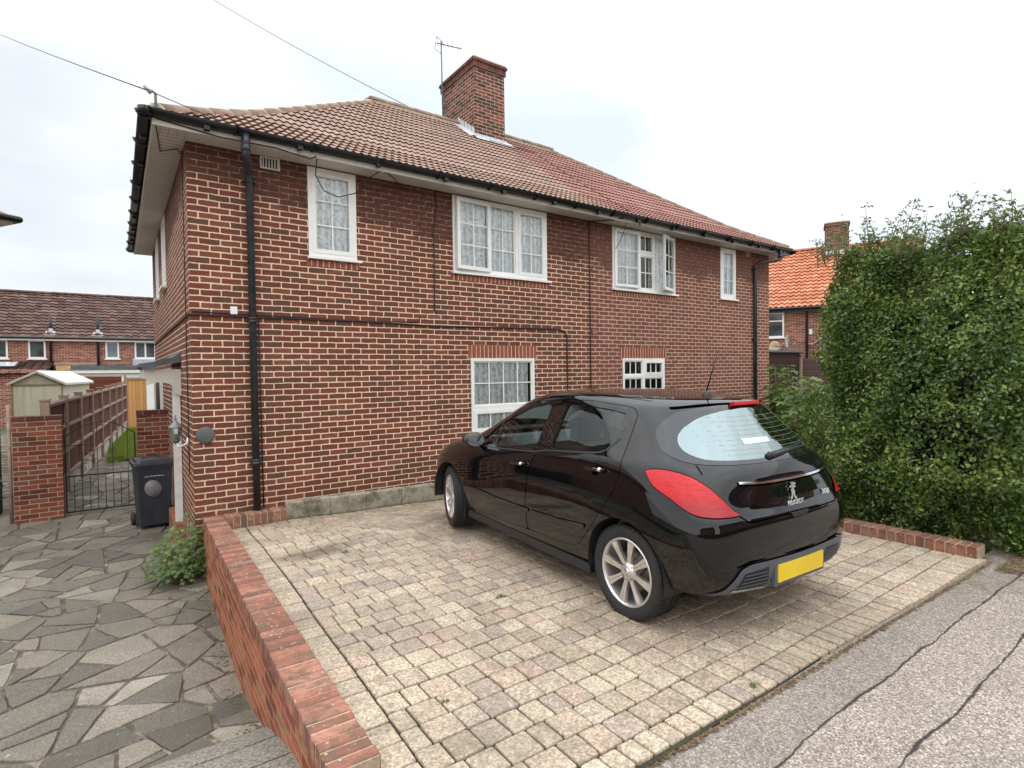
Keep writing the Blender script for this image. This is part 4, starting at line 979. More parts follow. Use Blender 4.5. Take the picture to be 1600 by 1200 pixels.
mb = MB(); rbox(mb, -.262, .262, -.30, .29, .956, .995, .035, 1.03); rbox(mb, -.215, .215, -.25, .24, .995, 1.025, .05, 1.08); mb.box(-.18, .18, .27, .33, .96, 1.0)
for s_ in (-1, 1): mb.tube([(s_*.10, .22, 1.02), (s_*.10, .24, 1.05), (s_*.10, .05, 1.05), (s_*.10, .03, 1.02)], .012, 6)
mb.build('lid', M['bin'], bn)
mb = MB(); mb.tube([(-.24, .30, .93), (-.24, .36, .97), (.24, .36, .97), (.24, .30, .93)], .016, 8); mb.build('handle', M['bin'], bn)
for s_ in (-1, 1):
    mb = MB(); mb.lathe([(0, -.025), (.09, -.025), (.10, -.01), (.10, .01), (.09, .025), (0, .025)], (s_*.235, .20, .10), 24, 'x'); mb.build('wheel', M['rubber'], bn)
mb = MB(); mb.lathe([(0, -.003), (1, -.003), (1, 0)], (0, 0, 0), 32, 'y'); mb.v = [(a*.105, b, c*.13) for a, b, c in mb.v]
st = mb.build('sticker', plain('sticker_grey', (.20, .20, .20), .5, .2, 6), bn); st.location = (-.02, -.2575, .60); st.rotation_euler = (R(2.8), R(-22), 0)
text('lettering', 'Lewisham', .062, M['upvc'], bn, (.0, -.262, .80), (R(87.2), 0, 0), .001)
mb = MB(); mb.add([(-.01, -.2655, .845), (.05, -.2665, .865), (.045, -.2668, .875), (-.03, -.2655, .85)], [(0, 1, 2, 3)]); mb.build('emblem', M['upvc'], bn)

# timber fence panels between concrete-footed posts down the garden
A = Vector((-1.70, 4.5)); B = Vector((-.50, 16.3)); fd = (B-A).normalized(); L = (B-A).length
NP = 9
fence = empty('garden_fence', (A.x, A.y, -.6), label='dark red stained timber panel fence with pale posts beside the garden path', cat='fence')
fence.rotation_euler = (0, 0, math.atan2(fd.y, fd.x))
fz = lambda t: zleft(0, A.y+(B.y-A.y)*t/L)+.6
ft = lambda t: 1.82+.17*t/L       # fence top, local z
gb = MB(); bd = MB(); rl = MB()
for i in range(NP-1):
    t0, t1 = L*i/(NP-1)+.05, L*(i+1)/(NP-1)-.05; zb0, zb1 = fz(t0), fz(t1)
    gb.add([(t0, y, z) for y in (-.02, .02) for z in (zb0-.1, zb0+.30)]+[(t1, y, z) for y in (-.02, .02) for z in (zb1-.1, zb1+.30)], [(0, 1, 5, 4), (2, 6, 7, 3), (1, 3, 7, 5), (0, 4, 6, 2)])
    bd.add([(t0, y, z) for y in (-.012, .012) for z in (zb0+.301, ft(t0)-.05)]+[(t1, y, z) for y in (-.012, .012) for z in (zb1+.301, ft(t1)-.05)], [(0, 1, 5, 4), (2, 6, 7, 3), (1, 3, 7, 5), (0, 4, 6, 2)])
    for f in (0., .33, .66, 1.):
        h0 = zb0+.34+(ft(t0)-.08-zb0-.34)*f; h1 = zb1+.34+(ft(t1)-.08-zb1-.34)*f
        for sd_ in (-1,): rl.bar((t0, sd_*.035, h0), (t1, sd_*.035, h1), .045, .05)
gb.build('gravel_board', M['concrete_board'], fence); bd.build('panel', M['fence_red'], fence); rl.build('rail', M['post_wood'], fence)
for i in range(NP):
    t = L*i/(NP-1); mb = MB(); mb.box(t-.045, t+.045, -.07, .05, fz(t)-.2, ft(t)); mb.box(t-.06, t+.06, -.085, .065, ft(t)+.001, ft(t)+.03)
    mb.build('post', M['post_wood'], fence)
e2 = empty('fence_panel', (-.18, 17.0, -.35), R(4), label='new orange timber boarded panel closing the end of the side path', cat='fence panel', group='panels at the end of the garden path')
mb = MB(); mb.box(-.27, .33, -.03, .03, 0, 1.90); mb.build('boards', M['timber_new'], e2)
mb = MB(); mb.box(-.34, -.271, -.05, .05, 0, 2.0); mb.box(-.27, .33, -.06, -.031, 1.82, 1.90); mb.build('post', M['post_wood'], e2)
e2 = empty('fence_panel', (-1.0, 17.6, -.35), R(2), label='dark red horizontal boarded panel behind the garden fence', cat='fence panel', group='panels at the end of the garden path')
mb = MB(); mb.box(-.65, .42, -.03, .03, 0, 1.93); mb.build('boards', M['fence_redh'], e2)
mb = MB(); mb.box(-.66, .43, -.04, .04, 1.931, 1.98); mb.build('cap', M['post_wood'], e2)
# lawn strip behind the gate
def blades(name, mat, n, area, zf, h=(.03, .08), w=.006, seed=1, **k):
    r = np.random.RandomState(seed); x = r.uniform(area[0], area[1], n); y = r.uniform(area[2], area[3], n); z = np.array([zf(a, b) for a, b in zip(x, y)])
    hh = r.uniform(h[0], h[1], n); a = r.uniform(0, 2*np.pi, n); lx_, ly_ = r.uniform(-.5, .5, n)*hh, r.uniform(-.5, .5, n)*hh
    v = np.empty((n, 3, 3)); v[:, 0] = np.stack([x-np.cos(a)*w, y-np.sin(a)*w, z], 1); v[:, 1] = np.stack([x+np.cos(a)*w, y+np.sin(a)*w, z], 1); v[:, 2] = np.stack([x+lx_, y+ly_, z+hh], 1)
    me = bpy.data.meshes.new(name); me.vertices.add(3*n); me.vertices.foreach_set('co', v.ravel()); me.loops.add(3*n); me.loops.foreach_set('vertex_index', np.arange(3*n)); me.polygons.add(n)
    me.polygons.foreach_set('loop_start', np.arange(0, 3*n, 3)); me.update(); me.validate(); me.materials.append(mat)
    o = bpy.data.objects.new(name, me); COL.objects.link(o); return tag(o, **k)
def leafmat(name, stops, rough=.45, trans=.35, spec=.5):
    s = NT(name); r = s.attr(); g = s.geo()
    c = s.ramp(s.math('ADD', s.math('MULTIPLY', r, .55), s.math('MULTIPLY', s.maprange(s.noise(g, 2.3, 4, .6), .32, .68, 0, 1), .45)), stops)
    s.set(s.b.inputs['Base Color'], c); s.b.inputs['Roughness'].default_value = rough; s.b.inputs['Specular IOR Level'].default_value = spec
    tr = s.n('ShaderNodeBsdfTranslucent'); s.l(s.mix(.5, c, (.20, .28, .03)), tr.inputs[0]); mx = s.n('ShaderNodeMixShader'); mx.inputs[0].default_value = trans
    s.l(s.b.outputs[0], mx.inputs[1]); s.l(tr.outputs[0], mx.inputs[2]); s.l(mx.outputs[0], s.out.inputs[0]); return s.mat
M['grass'] = leafmat('grass_blade', [(0, (.18, .24, .04)), (.5, (.30, .36, .07)), (1, (.42, .44, .13))], .6)
sheet('lawn', M['grass'], -.95, .0, 9.3, 16.9, lambda x, y: zleft(x, y)+.015, 4, 20, .05, kind='structure')
blades('grass', M['grass'], 16000, (-.95, .0, 9.3, 16.9), lambda x, y: zleft(x, y)+.012, (.05, .12), .008, 5, kind='stuff', label='short green grass strip at the end of the side path', cat='grass')

# green metal shed
sh = empty('garden_shed', (-2.36, 11.0, -.55), R(-7), label='pale green metal shed with white gabled roof left of the garden fence', cat='shed')
mb = MB(); w2 = .49; zt = 1.98; za = 2.27
mb.add([(-w2, 0, 0), (w2, 0, 0), (w2, 0, zt), (-w2, 0, zt), (-w2, 3.6, 0), (w2, 3.6, 0), (w2, 3.6, zt), (-w2, 3.6, zt)], [(0, 1, 2, 3), (1, 5, 6, 2), (5, 4, 7, 6), (4, 0, 3, 7)]); mb.build('wall', M['shed_green'], sh)
M['gable'] = plain('gable_cream', (.52, .52, .38), .6, .15, 5)
for yg in (-.01, 3.6): mb = MB(); mb.add([(-w2-.05, yg, zt), (w2+.05, yg, zt), (0, yg, za)], [(0, 1, 2) if yg < 0 else (1, 0, 2)]); mb.build('gable', M['gable'], sh)
mb = MB()
for s_ in (-1, 1): mb.prism([(s_*(w2+.10), zt-.03), (0, za+.0), (0, za+.06), (s_*(w2+.10), zt+.03)], -.08, 3.7, lambda a, b, c: (a, c, b))
mb.build('roof', plain('shed_roof_white', (.74, .75, .68), .5, .08, 3, dirt=((.45, .45, .35), .4)), sh)
mb = MB()
for x in (-w2, w2): mb.box(x-.015, x+.015, -.02, .015, 0, zt)
mb.box(-w2, w2, -.02, -.001, zt-.03, zt); mb.build('trim', plain('shed_trim', (.30, .27, .17), .6), sh)

# chain link fence with ivy behind, at the left edge of the view
cf = empty('chain_link_fence', (-2.28, 4.0, -.65), label='black chain link fence with ivy left of the brick gate pier', cat='fence')
mb = MB()
for k in range(26):
    x = -.0-.08*k
    mb.tube([(x, -.06, .05), (x-.9, -.06, 1.75)], .005, 4); mb.tube([(x-.9, -.065, .05), (x, -.065, 1.75)], .005, 4)
mb.build('mesh', M['gate_iron'], cf)
mb = MB(); mb.tube([(.2, -.06, 0), (.2, -.06, 1.85)], .025, 8); mb.tube([(.2, -.06, 1.75), (-3, -.06, 1.75)], .012, 6); mb.build('post', M['post_wood'], cf)

# ------------------------------------------------------------------ houses further off
def simple_window(parent, x0, x1, z0, z1, y, mull=(), tr=None, w=.07, sill=True):
    mb = MB(); I = lambda a, b, c: (a, b, c)
    frame_rect(mb, x0, x1, z0, z1, w, y-.03, y+.05, I)
    for m in mull: mb.box(m-.035, m+.035, y-.025, y+.045, z0+w, z1-w)
    if tr: mb.box(x0+w, x1-w, y-.026, y+.046, tr-.03, tr+.03)
    if sill: mb.box(x0-.05, x1+.05, y-.07, y+.03, z0-.06, z0-.002)
    f = mb.build('window', M['upvc'], parent)
    mb = MB(); mb.add([(x0+w, y, z0+w), (x1-w, y, z0+w), (x1-w, y, z1-w), (x0+w, y, z1-w)], [(0, 1, 2, 3)]); mb.build('pane', M['far_glass'], f)
    return f
s_ = NT('far_pane'); M['far_glass'] = s_.fin(s_.ramp(s_.noise(s_.obj(), 1.1, 4, .6), [(.35, (.03, .04, .045)), (.7, (.14, .17, .18))]), .08, spec=.8)
def far_roof(parent, L, T, z0, z1, mat, over=.25, gauge=.30, pitch=.30, e=None, both=True):
    pf = lambda h: z0+(z1-z0)*h/T
    mb = MB(); roof_slope(mb, (-over, -over, 0), (1, 0, 0), (0, 1, 0), L+2*over, pf, T, gauge, lambda h: (0, L+2*over), pitch=pitch, roll=.035, lip=.055, ns=4, tile=pitch); mb.build('roof', mat, parent)
    mb = MB(); yb = -over+2*T; mb.add([(-over, -over+T, z1), (L+over, -over+T, z1), (L+over, yb, z0), (-over, yb, z0)], [(0, 1, 2, 3)])
    mb.add([(-over+.1, 0, z0+.1), (-over+.1, -over+T, z1), (-over+.1, yb, z0)], [(0, 2, 1)]); mb.add([(L+over-.1, 0, z0+.1), (L+over-.1, -over+T, z1), (L+over-.1, yb, z0)], [(0, 1, 2)])
    mb.build('rear_roof', mat, parent)
    mb = MB(); hip_tiles(mb, [(-over, -over+T, z1+.05), (L+over, -over+T, z1+.05)], r=.11, seg=.45); mb.build('ridge_tile', mat, parent)
# terrace behind the gardens
TX, TY, TL = -13., 26., 18.
tr = empty('terraced_house', (TX, TY, -.8), label='long terrace of brown tiled brick houses behind the garden fence on the left', cat='house')
zo = .8
ZE = 3.40+zo
mb = MB(); mb.box(0, TL, 0, 7, -.5, ZE); mb.build('wall', M['brick_far'], tr)
far_roof(tr, TL, 3.75, ZE-.02, 5.85+zo, M['tile_far'])
mb = MB(); mb.box(-.25, TL+.25, -.28, -.255, ZE-.13, ZE+.03); mb.build('fascia', M['upvc'], tr)
mb = MB(); mb.tube([(-.25, -.33, ZE+.0), (TL+.25, -.33, ZE+.0)], .055, 8); mb.build('gutter', M['black_plastic'], tr)
def uX(u, y=TY):   # plan x of a photo column on the terrace front, from the surveyed camera
    return (-4.955+(u/240.)*5.80)-TX
for (ua, ub, v0, mm_) in ((-14, 11.5, 0, ()), (40, 65.5, 0, ()), (157.5, 180, 0, ()), (206, 243, 0, (.5,))):
    a, b = uX(ua), uX(ub); simple_window(tr, a, b, 2.46+zo, 3.30+zo, -.02, [a+(b-a)*q for q in mm_])
for u in (73, 146):
    x = uX(u); mb = MB(); mb.tube([(x, -.08, -.2), (x, -.08, ZE-.1), (x, -.30, ZE+.0)], .06, 8); mb.build('downpipe', M['pipe'], tr)
    mb = MB(); mb.tube([(x, .3, ZE+.2), (x, .3, ZE+1.15)], .055, 8); mb.build('vent_pipe', M['pipe'], tr)
    mb = MB(); mb.prism([(x-.25, .0), (x+.25, .0), (x+.16, .3), (x-.16, .3)], 0, .05, lambda a, b, c: (a, b, ZE+.12+b*.66+c)); mb.lathe([(.09, .0), (.08, .22)], (x, .25, ZE+.25), 10); mb.build('vent_flashing', M['lead'], tr)
# rear extensions of the terrace
ex = empty('rear_extension', (uX(-20)+TX, 22.5, -.8), label='lean-to extension with brown tiles and a roof window at the far left', cat='extension', group='rear extensions of the far terrace')
xl = uX(74)-uX(-20)
mb = MB(); mb.box(0, xl, .05, 3.4, -.5, 1.95+zo); mb.build('wall', M['brick_far'], ex)
mb = MB(); roof_slope(mb, (-.1, -.2, 0), (1, 0, 0), (0, 1, 0), xl+.2, lambda h: 1.75+zo+.15*h, 3.6, .3, lambda h: (0, xl+.2), pitch=.3, roll=.03, lip=.03, ns=4, tile=.3); mb.build('roof', M['tile_far'], ex)
mb = MB(); x = uX(16)-uX(-20); mb.prism([(x-.45, .9), (x+.45, .9), (x+.45, 2.4), (x-.45, 2.4)], 0, .10, lambda a, b, c: (a, b, 1.83+zo+.15*b+c)); wf = mb.build('roof_window', M['black_plastic'], ex)
mb = MB(); mb.prism([(x-.36, 1.0), (x+.36, 1.0), (x+.36, 2.3), (x-.36, 2.3)], .101, .106, lambda a, b, c: (a, b, 1.83+zo+.15*b+c)); mb.build('pane', plain('sky_pane', (.55, .60, .62), .1), wf)
ex = empty('rear_extension', (uX(118)+TX, 21.5, -.8), label='flat roofed extension with grey felt and white fascia behind the orange fence panel', cat='extension', group='rear extensions of the far terrace')
xl = 3.4
mb = MB(); mb.box(0, xl, .1, 4.3, -.5, 1.75+zo); mb.build('wall', M['upvc'], ex)
mb = MB(); mb.box(-.15, xl+.1, -.05, 4.3, 1.88+zo, 2.06+zo); mb.build('roof', M['felt'], ex)
mb = MB(); mb.box(-.12, xl+.08, -.02, .099, 1.74+zo, 1.879+zo); mb.build('fascia', M['upvc'], ex)
mb = MB(); mb.box(2.0, 2.9, 1.5, 2.6, 2.061+zo, 2.35+zo); mb.build('rooflight', plain('rooflight', (.40, .45, .50), .25), ex)
ex = empty('rear_extension', (uX(84)+TX, 24.4, -.8), label='low extension with bare timber front and cream end wall behind the green shed', cat='extension', group='rear extensions of the far terrace')
xl = uX(142)-uX(84)
mb = MB(); mb.box(0, xl, 0, 1.5, -.5, 2.15+zo); mb.build('wall', plain('bare_ply', (.60, .36, .17), .7, .15, 2), ex)
mb = MB(); mb.box(-.05, xl+.05, -.05, 1.5, 2.151+zo, 2.22+zo); mb.build('roof', M['post_wood'], ex)
mb = MB(); mb.box(.55, 1.05, -1.2, -.051, -.5, 1.95+zo); mb.box(.50, 1.5, -1.25, -.052, 1.951+zo, 2.02+zo); mb.build('end_wall', M['cream'], ex)

# neighbour across to the right: orange pantiles
nh = empty('brick_house', (24.659+.455*6, 7-.89*6, -.5), math.atan2(.89, -.455), label='red brick house with bright orange tiled roof between the house and the hedge', cat='house')
# local +x runs away from the camera along the front (towards upper left), local +y must point inward -> mirror by building at negative y
NL = 14.
def nb(mb): mb.v = [(a, -b, c) for a, b, c in mb.v]; mb.f = [f[::-1] for f in mb.f]; return mb
zn = .5
# s measured from A towards the right: local x = 6 - s
ZN = 4.33+zn
mb = MB(); mb.box(0, NL, 0, 7, -.5, ZN); nb(mb).build('wall', M['brick_far'], nh)
mb = MB(); pf = lambda h: ZN+.02+(7.60-4.33)*h/3.75
roof_slope(mb, (-.3, -.28, 0), (1, 0, 0), (0, 1, 0), NL+.6, pf, 3.75, .29, lambda h: (0, NL+.6), pitch=.24, roll=.055, lip=.065, ns=4, tile=.24); nb(mb).build('roof', M['tile_orange'], nh)
mb = MB(); mb.add([(-.3, 3.47, 7.6+zn), (NL+.3, 3.47, 7.6+zn), (NL+.3, 7.2, ZN), (-.3, 7.2, ZN)], [(0, 1, 2, 3)]); mb.add([(-.2, -.2, ZN), (-.2, 3.47, 7.58+zn), (-.2, 7.2, ZN)], [(0, 2, 1)]); nb(mb).build('rear_roof', M['tile_orange'], nh)
mb = MB(); hip_tiles(mb, [(-.3, 3.47, 7.66+zn), (NL+.3, 3.47, 7.66+zn)], r=.13, seg=.4); nb(mb).build('ridge_tile', M['tile_orange'], nh)
mb = MB(); mb.tube([(-.3, -.34, ZN+.0), (NL+.3, -.34, ZN+.0)], .06, 8); mb.box(-.3, NL+.3, -.29, -.26, ZN-.16, ZN+.01); nb(mb).build('gutter', M['black_plastic'], nh)
def nwin(a, b, z0, z1, tr):
    f = simple_window(nh, a, b, z0, z1, -.02, (), tr)
    for o in [f]+list(f.children):
        for v in o.data.vertices: v.co.y *= -1
        o.data.flip_normals()
nwin(6-.55, 6+.45, 3.03+zn, 4.2+zn, 3.80+zn); nwin(6-3.4, 6-2.45, 3.03+zn, 4.2+zn, None)
mb = MB(); mb.tube([(6-1.50, -.08, -.2), (6-1.50, -.08, ZN-.2), (6-1.45, -.3, ZN)], .055, 8); nb(mb).build('downpipe', M['pipe'], nh)
cn = empty('chimney'); cn.parent = nh
mb = MB(); mb.box(6-3.35, 6-2.33, 2.9, 3.9, 6.4+zn, 8.62+zn); nb(mb).build('stack', M['brick_chim'], cn)
mb = MB(); mb.box(6-3.40, 6-2.28, 2.85, 3.95, 8.62+zn, 8.76+zn); nb(mb).build('oversail_course', M['brick_chim'], cn)
mb = MB(); mb.box(6-3.33, 6-2.35, 2.92, 3.88, 8.761+zn, 8.80+zn); nb(mb).build('flaunching', M['bedding'], cn)
for q in (2.6, 3.05):
    mb = MB(); mb.lathe([(.13, 0), (.14, .12), (.10, .12)], (6-q, 3.4, 8.79+zn), 14); nb(mb).build('chimney_pot', M['lead'], cn)
mb = MB(); mb.box(6-3.5, 6-2.2, 2.76, 2.895, 7.18+zn, 7.36+zn); nb(mb).build('flashing', M['lead'], cn)
mb = MB(); mb.box(6-1.72, 6-1.58, -.05, -.001, 3.12+zn, 3.36+zn); nb(mb).build('meter_box', M['upvc'], nh)
def dish(label, s, z, mat, face):
    d = empty('satellite_dish', (0, 0, 0), label=label, cat='satellite dish', group='satellite dishes on the neighbouring wall')
    w = nh.matrix_basis @ Vector((0, 0, 0)); d.location = Matrix.Translation(nh.location) @ Matrix.Rotation(nh.rotation_euler.z, 4, 'Z') @ Vector((6-s, .42, z)); d.rotation_euler = (R(0), 0, face)
    mb = MB(); mb.lathe([(0, 0), (.10, .008), (.20, .03), (.28, .065), (.285, .07), (.28, .08), (.18, .04), (0, .012)], (0, 0, 0), 24, 'y'); mb.v = [(a, b, c*1.15) for a, b, c in mb.v]; mb.build('reflector', mat, d)
    mb = MB(); mb.tube([(0, .0, -.28), (0, .35, -.12), (0, .38, 0)], .012, 6); mb.tube([(0, -.02, 0), (0, -.2, -.15), (.1, -.42, -.15)], .02, 6); mb.build('arm', M['steel'], d)
dish('white satellite dish on the neighbouring wall just right of its window', 0.62, 3.28, M['lead'], R(195))
dish('rusty cream satellite dish lowest on the neighbouring wall by the house edge', 0.14, 3.02, plain('dish_cream', (.66, .52, .34), .6), R(150))
dish('grey satellite dish right of the downpipe on the neighbouring wall', 1.98, 3.32, plain('dish_grey', (.45, .46, .47), .5), R(205))
# dark timber shed between house and hedge
ds = empty('garden_shed', (18.75, 3.4, -.14), R(-8), label='dark brown shiplap timber shed beyond the parked car', cat='shed')
mb = MB(); mb.box(-2.2, 1.22, 0, 2.4, -.1, 2.30); mb.build('wall', M['shed_dark'], ds)
mb = MB(); mb.box(1.221, 1.26, -.03, 2.4, -.1, 2.22); mb.build('side_wall', M['shed_dark2'], ds)
mb = MB(); mb.prism([(-2.35, 2.30), (1.15, 2.30), (1.4, 2.26), (1.4, 2.33), (1.15, 2.38), (-2.35, 2.38)], -.12, 2.6, lambda a, b, c: (a, c, b)); mb.build('roof', M['felt'], ds)
df = empty('garden_fence', (19.98, 3.30, -.14), R(-62), label='dark brown boarded fence running back from the shed behind the saplings', cat='fence')
mb = MB(); mb.box(0, 7.5, -.03, .03, -.1, 2.08); mb.build('panel', M['shed_dark2'], df)
mb = MB()
for k in range(5): mb.box(.05+1.85*k, .15+1.85*k, -.06, -.031, -.1, 2.12)
mb.build('post', M['post_wood'], df)
# houses across the road behind the camera (they show in the paintwork and window panes)
for (hx, hl) in ((-22, 16.), (0, 15.), (19, 14.)):
    oh = empty('brick_house', (hx+hl, -20.5, -.1), math.pi, label={-22: 'brick house across the road to the west, behind the viewer', 0: 'brick house across the road directly behind the viewer', 19: 'brick house across the road to the east, behind the viewer'}[hx], cat='house', group='houses across the road')
    mb = MB(); mb.box(0, hl, 0, 7, -.3, 5.2); mb.build('wall', M['brick_far'], oh)
    far_roof(oh, hl, 3.75, 5.15, 8.0, M['tile_far'])
    for q in range(5):
        a = 1.2+q*(hl-3)/4.3; simple_window(oh, a, a+1.3, 3.4, 4.6, -.02, (a+.65,)); simple_window(oh, a, a+1.3, .9, 2.3, -.02, (a+.65,))
oph = empty('hedge', (0, -18.3, -.1), label='long clipped garden hedge across the road behind the viewer', cat='hedge')
r = np.random.RandomState(18); k = 16000; x = r.uniform(-25, 32, k); f_ = r.uniform(0, 1, k) < .75; y = np.where(f_, .45+r.exponential(.05, k)*-1, r.uniform(-.4, .45, k)); z = np.where(f_, r.uniform(0, 1.5, k), 1.5+r.normal(0, .04, k))
mb = MB(); mb.box(-25, 32, -.38, .36, 0, 1.42); mb.build('inner_shade', M['soil'], oph); OPH = (oph, np.stack([x, y, z], 1), np.where(f_[:, None], np.array([0, 1, .2]), np.array([0, 0, 1.])))
# house on the left whose roof corner just enters the frame
lh = empty('brick_house', (-2.30, 5.85, -.8), R(32), label='roof corner of the next house just entering the frame at the left edge', cat='house')
mb = MB(); mb.box(-9, -.32, 0, 7.5, -.3, 5.1); mb.build('wall', M['brick_far'], lh)
mb = MB(); mb.add([(-9.4, -.4, 5.2), (.0, -.4, 5.2), (.0, 7.9, 5.2), (-9.4, 7.9, 5.2), (-4.1, 3.75, 8.0), (-5.3, 3.75, 8.0)], [(0, 1, 4, 5), (1, 2, 4), (2, 3, 5, 4), (3, 0, 5), (3, 2, 1, 0)]); mb.build('roof', M['tile_right'], lh)
mb = MB(); mb.tube([(-9.4, -.45, 5.16), (.03, -.45, 5.16), (.03, 7.9, 5.16)], .06, 8); mb.build('gutter', M['black_plastic'], lh)
mb = MB(); mb.box(-9.3, -.02, -.38, -.02, 5.08, 5.14); mb.box(-.3, -.02, -.015, 7.8, 5.08, 5.14); mb.build('soffit', M['soffit'], lh)

# ------------------------------------------------------------------ planting
def leaf_cloud(name, mat, P, Nn, size, parent, jitter=.6, asp=.5, seed=1, size_var=.35, fold=.25, **k):
    """P (n,3) leaf positions, Nn (n,3) outward directions; rhombic folded leaves"""
    r = np.random.RandomState(seed); n = len(P)
    d = Nn+r.normal(0, jitter, (n, 3)); d /= np.linalg.norm(d, axis=1)[:, None]
    a = np.cross(d, r.normal(0, 1, (n, 3))); a /= np.linalg.norm(a, axis=1)[:, None]; b = np.cross(d, a)
    s = (size*(1+r.uniform(-size_var, size_var, n)))[:, None]
    v = np.empty((n, 6, 3)); w = s*asp*.5
    v[:, 0] = P-a*s*.5; v[:, 1] = P-a*s*.12+b*w+d*s*fold*.3; v[:, 2] = P+a*s*.22+b*w*.8+d*s*fold*.3; v[:, 3] = P+a*s*.5-d*s*.08
    v[:, 4] = P+a*s*.22-b*w*.8+d*s*fold*.3; v[:, 5] = P-a*s*.12-b*w+d*s*fold*.3
    me = bpy.data.meshes.new(name); me.vertices.add(6*n); me.vertices.foreach_set('co', v.astype(np.float32).ravel())
    base = np.arange(n)[:, None]*6; idx = np.concatenate([base+np.array([0, 1, 2, 3]), base+np.array([0, 3, 4, 5])], 1).ravel()
    me.loops.add(8*n); me.loops.foreach_set('vertex_index', idx); me.polygons.add(2*n); me.polygons.foreach_set('loop_start', np.arange(0, 8*n, 4))
    at = me.attributes.new('rnd', 'FLOAT', 'FACE'); at.data.foreach_set('value', np.repeat(r.uniform(0, 1, n), 2).astype(np.float32))
    me.update(); me.validate(); me.materials.append(mat); o = bpy.data.objects.new(name, me); COL.objects.link(o); o.parent = parent; return tag(o, **k)
M['privet'] = leafmat('privet_leaf', [(0, (.020, .046, .012)), (.3, (.048, .096, .022)), (.5, (.10, .175, .036)), (.7, (.20, .28, .06)), (.88, (.36, .42, .11)), (1, (.58, .60, .28))], .30, .28)
M['bark'] = plain('twig_bark', (.22, .17, .12), .9, .25, 20)
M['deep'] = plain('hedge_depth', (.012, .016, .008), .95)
def nz3(p, f, ph=0):   # cheap smooth noise
    return np.sin(p[:, 0]*f+1.3*ph+np.sin(p[:, 1]*f*.7+ph))*np.cos(p[:, 2]*f*1.1+ph*2+np.sin(p[:, 0]*f*.5))*.5+np.sin(p[:, 1]*f*1.7+p[:, 2]*f*.9+ph)*.35
leaf_cloud('foliage', M['privet'], OPH[1], OPH[2], .16, OPH[0], .7, .6, 19)
hedge = empty('hedge', (6.8, -5.2, -.14), label='tall dense evergreen hedge filling the right side beside the parked car', cat='hedge')
HO = np.array([6.8, -5.2, -.14])
HX0, HX1, HY0, HY1 = 5.62, 10.5, -6.12, -4.50
def htop(x, y): return 2.80+.06*math.sin(x*1.3+.5)+.03*(x-5.6)-.12*smooth((y+4.8)/.5)-.06*max(0, -5.4-y)+.08*math.sin(y*5.+x*2)
def hedge_pts(n, seed):
    r = np.random.RandomState(seed); out = []; nn = []
    faces = [('x', 9.5), ('y0', 9.5), ('y1', 8.0), ('top', 6.)]; tot = sum(a for _, a in faces)
    for f, a in faces:
        k = int(n*a/tot); u = r.uniform(0, 1, k); v = r.uniform(0, 1, k); dep = r.exponential(.15, k)
        if f == 'x': y = HY0+(HY1-HY0)*u; x = np.full(k, HX0); z = -.10+3.2*v; N_ = np.tile([-1, 0, .25], (k, 1)); dd = np.array([1, 0, 0])
        if f == 'y0': x = HX0+(HX1-HX0)*u**1.5; y = np.full(k, HY0); z = -.10+3.3*v; N_ = np.tile([0, -1, .25], (k, 1)); dd = np.array([0, 1, 0])
        if f == 'y1': x = HX0+(8.6-HX0)*u; y = np.full(k, HY1)+.12*(x-HX0); z = -.1+3.1*v; N_ = np.tile([-.3, 1, .25], (k, 1)); dd = np.array([0, -1, 0])
        if f == 'top': x = HX0+(9.5-HX0)*u; y = HY0+(HY1-HY0+.12*(x-HX0))*v; z = np.full(k, 3.0); N_ = np.tile([0, 0, 1], (k, 1)); dd = np.array([0, 0, -1])
        p = np.stack([x, y, z], 1)
        tp = np.array([htop(a_, b_) for a_, b_ in zip(x, y)])
        if f == 'top': p[:, 2] = tp
        else: p[:, 2] = -.10+(tp+.10)*v
        bulge = .16*nz3(p, 2.1, .4)+.10*nz3(p, 4.3, 1.7)+.05*nz3(p, 9., .3)
        # belly out mid-height, tuck near the foot and round the top
        t = np.clip((p[:, 2]+.1)/3.2, 0, 1); prof = .18*np.sin(np.pi*np.clip(t*1.05, 0, 1))-.05-.26*np.clip((t-.84)/.16, 0, 1)**2
        if f == 'top': prof = 0*t
        p += -dd[None, :]*(bulge+prof)[:, None]+dd[None, :]*dep[:, None]
        p += r.normal(0, .012, p.shape)
        # bare hollows where twigs show
        hol = (np.exp(-((p[:, 1]+5.75)**2/.10+(p[:, 2]-.95)**2/.12))*1.0+np.exp(-((p[:, 1]+5.25)**2/.05+(p[:, 2]-1.0)**2/.10))*.6)*(f == 'x')
        hol = hol+.85*(nz3(p, 4.2, 2.2) < -.36)+.7*(nz3(p, 9.2, .7) < -.38)
        keep = r.uniform(0, 1, k) > np.clip(hol, 0, .86)
        out.append(p[keep]); nn.append(N_[keep])
    return np.concatenate(out), np.concatenate(nn)
P, Nn = hedge_pts(165000, 3)
leaf_cloud('foliage', M['privet'], P-HO, Nn, .042, hedge, .75, .52, 4)
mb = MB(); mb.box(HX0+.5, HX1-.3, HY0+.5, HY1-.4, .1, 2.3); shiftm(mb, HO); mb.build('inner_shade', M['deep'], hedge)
mb = MB(); r_ = random.Random(9)
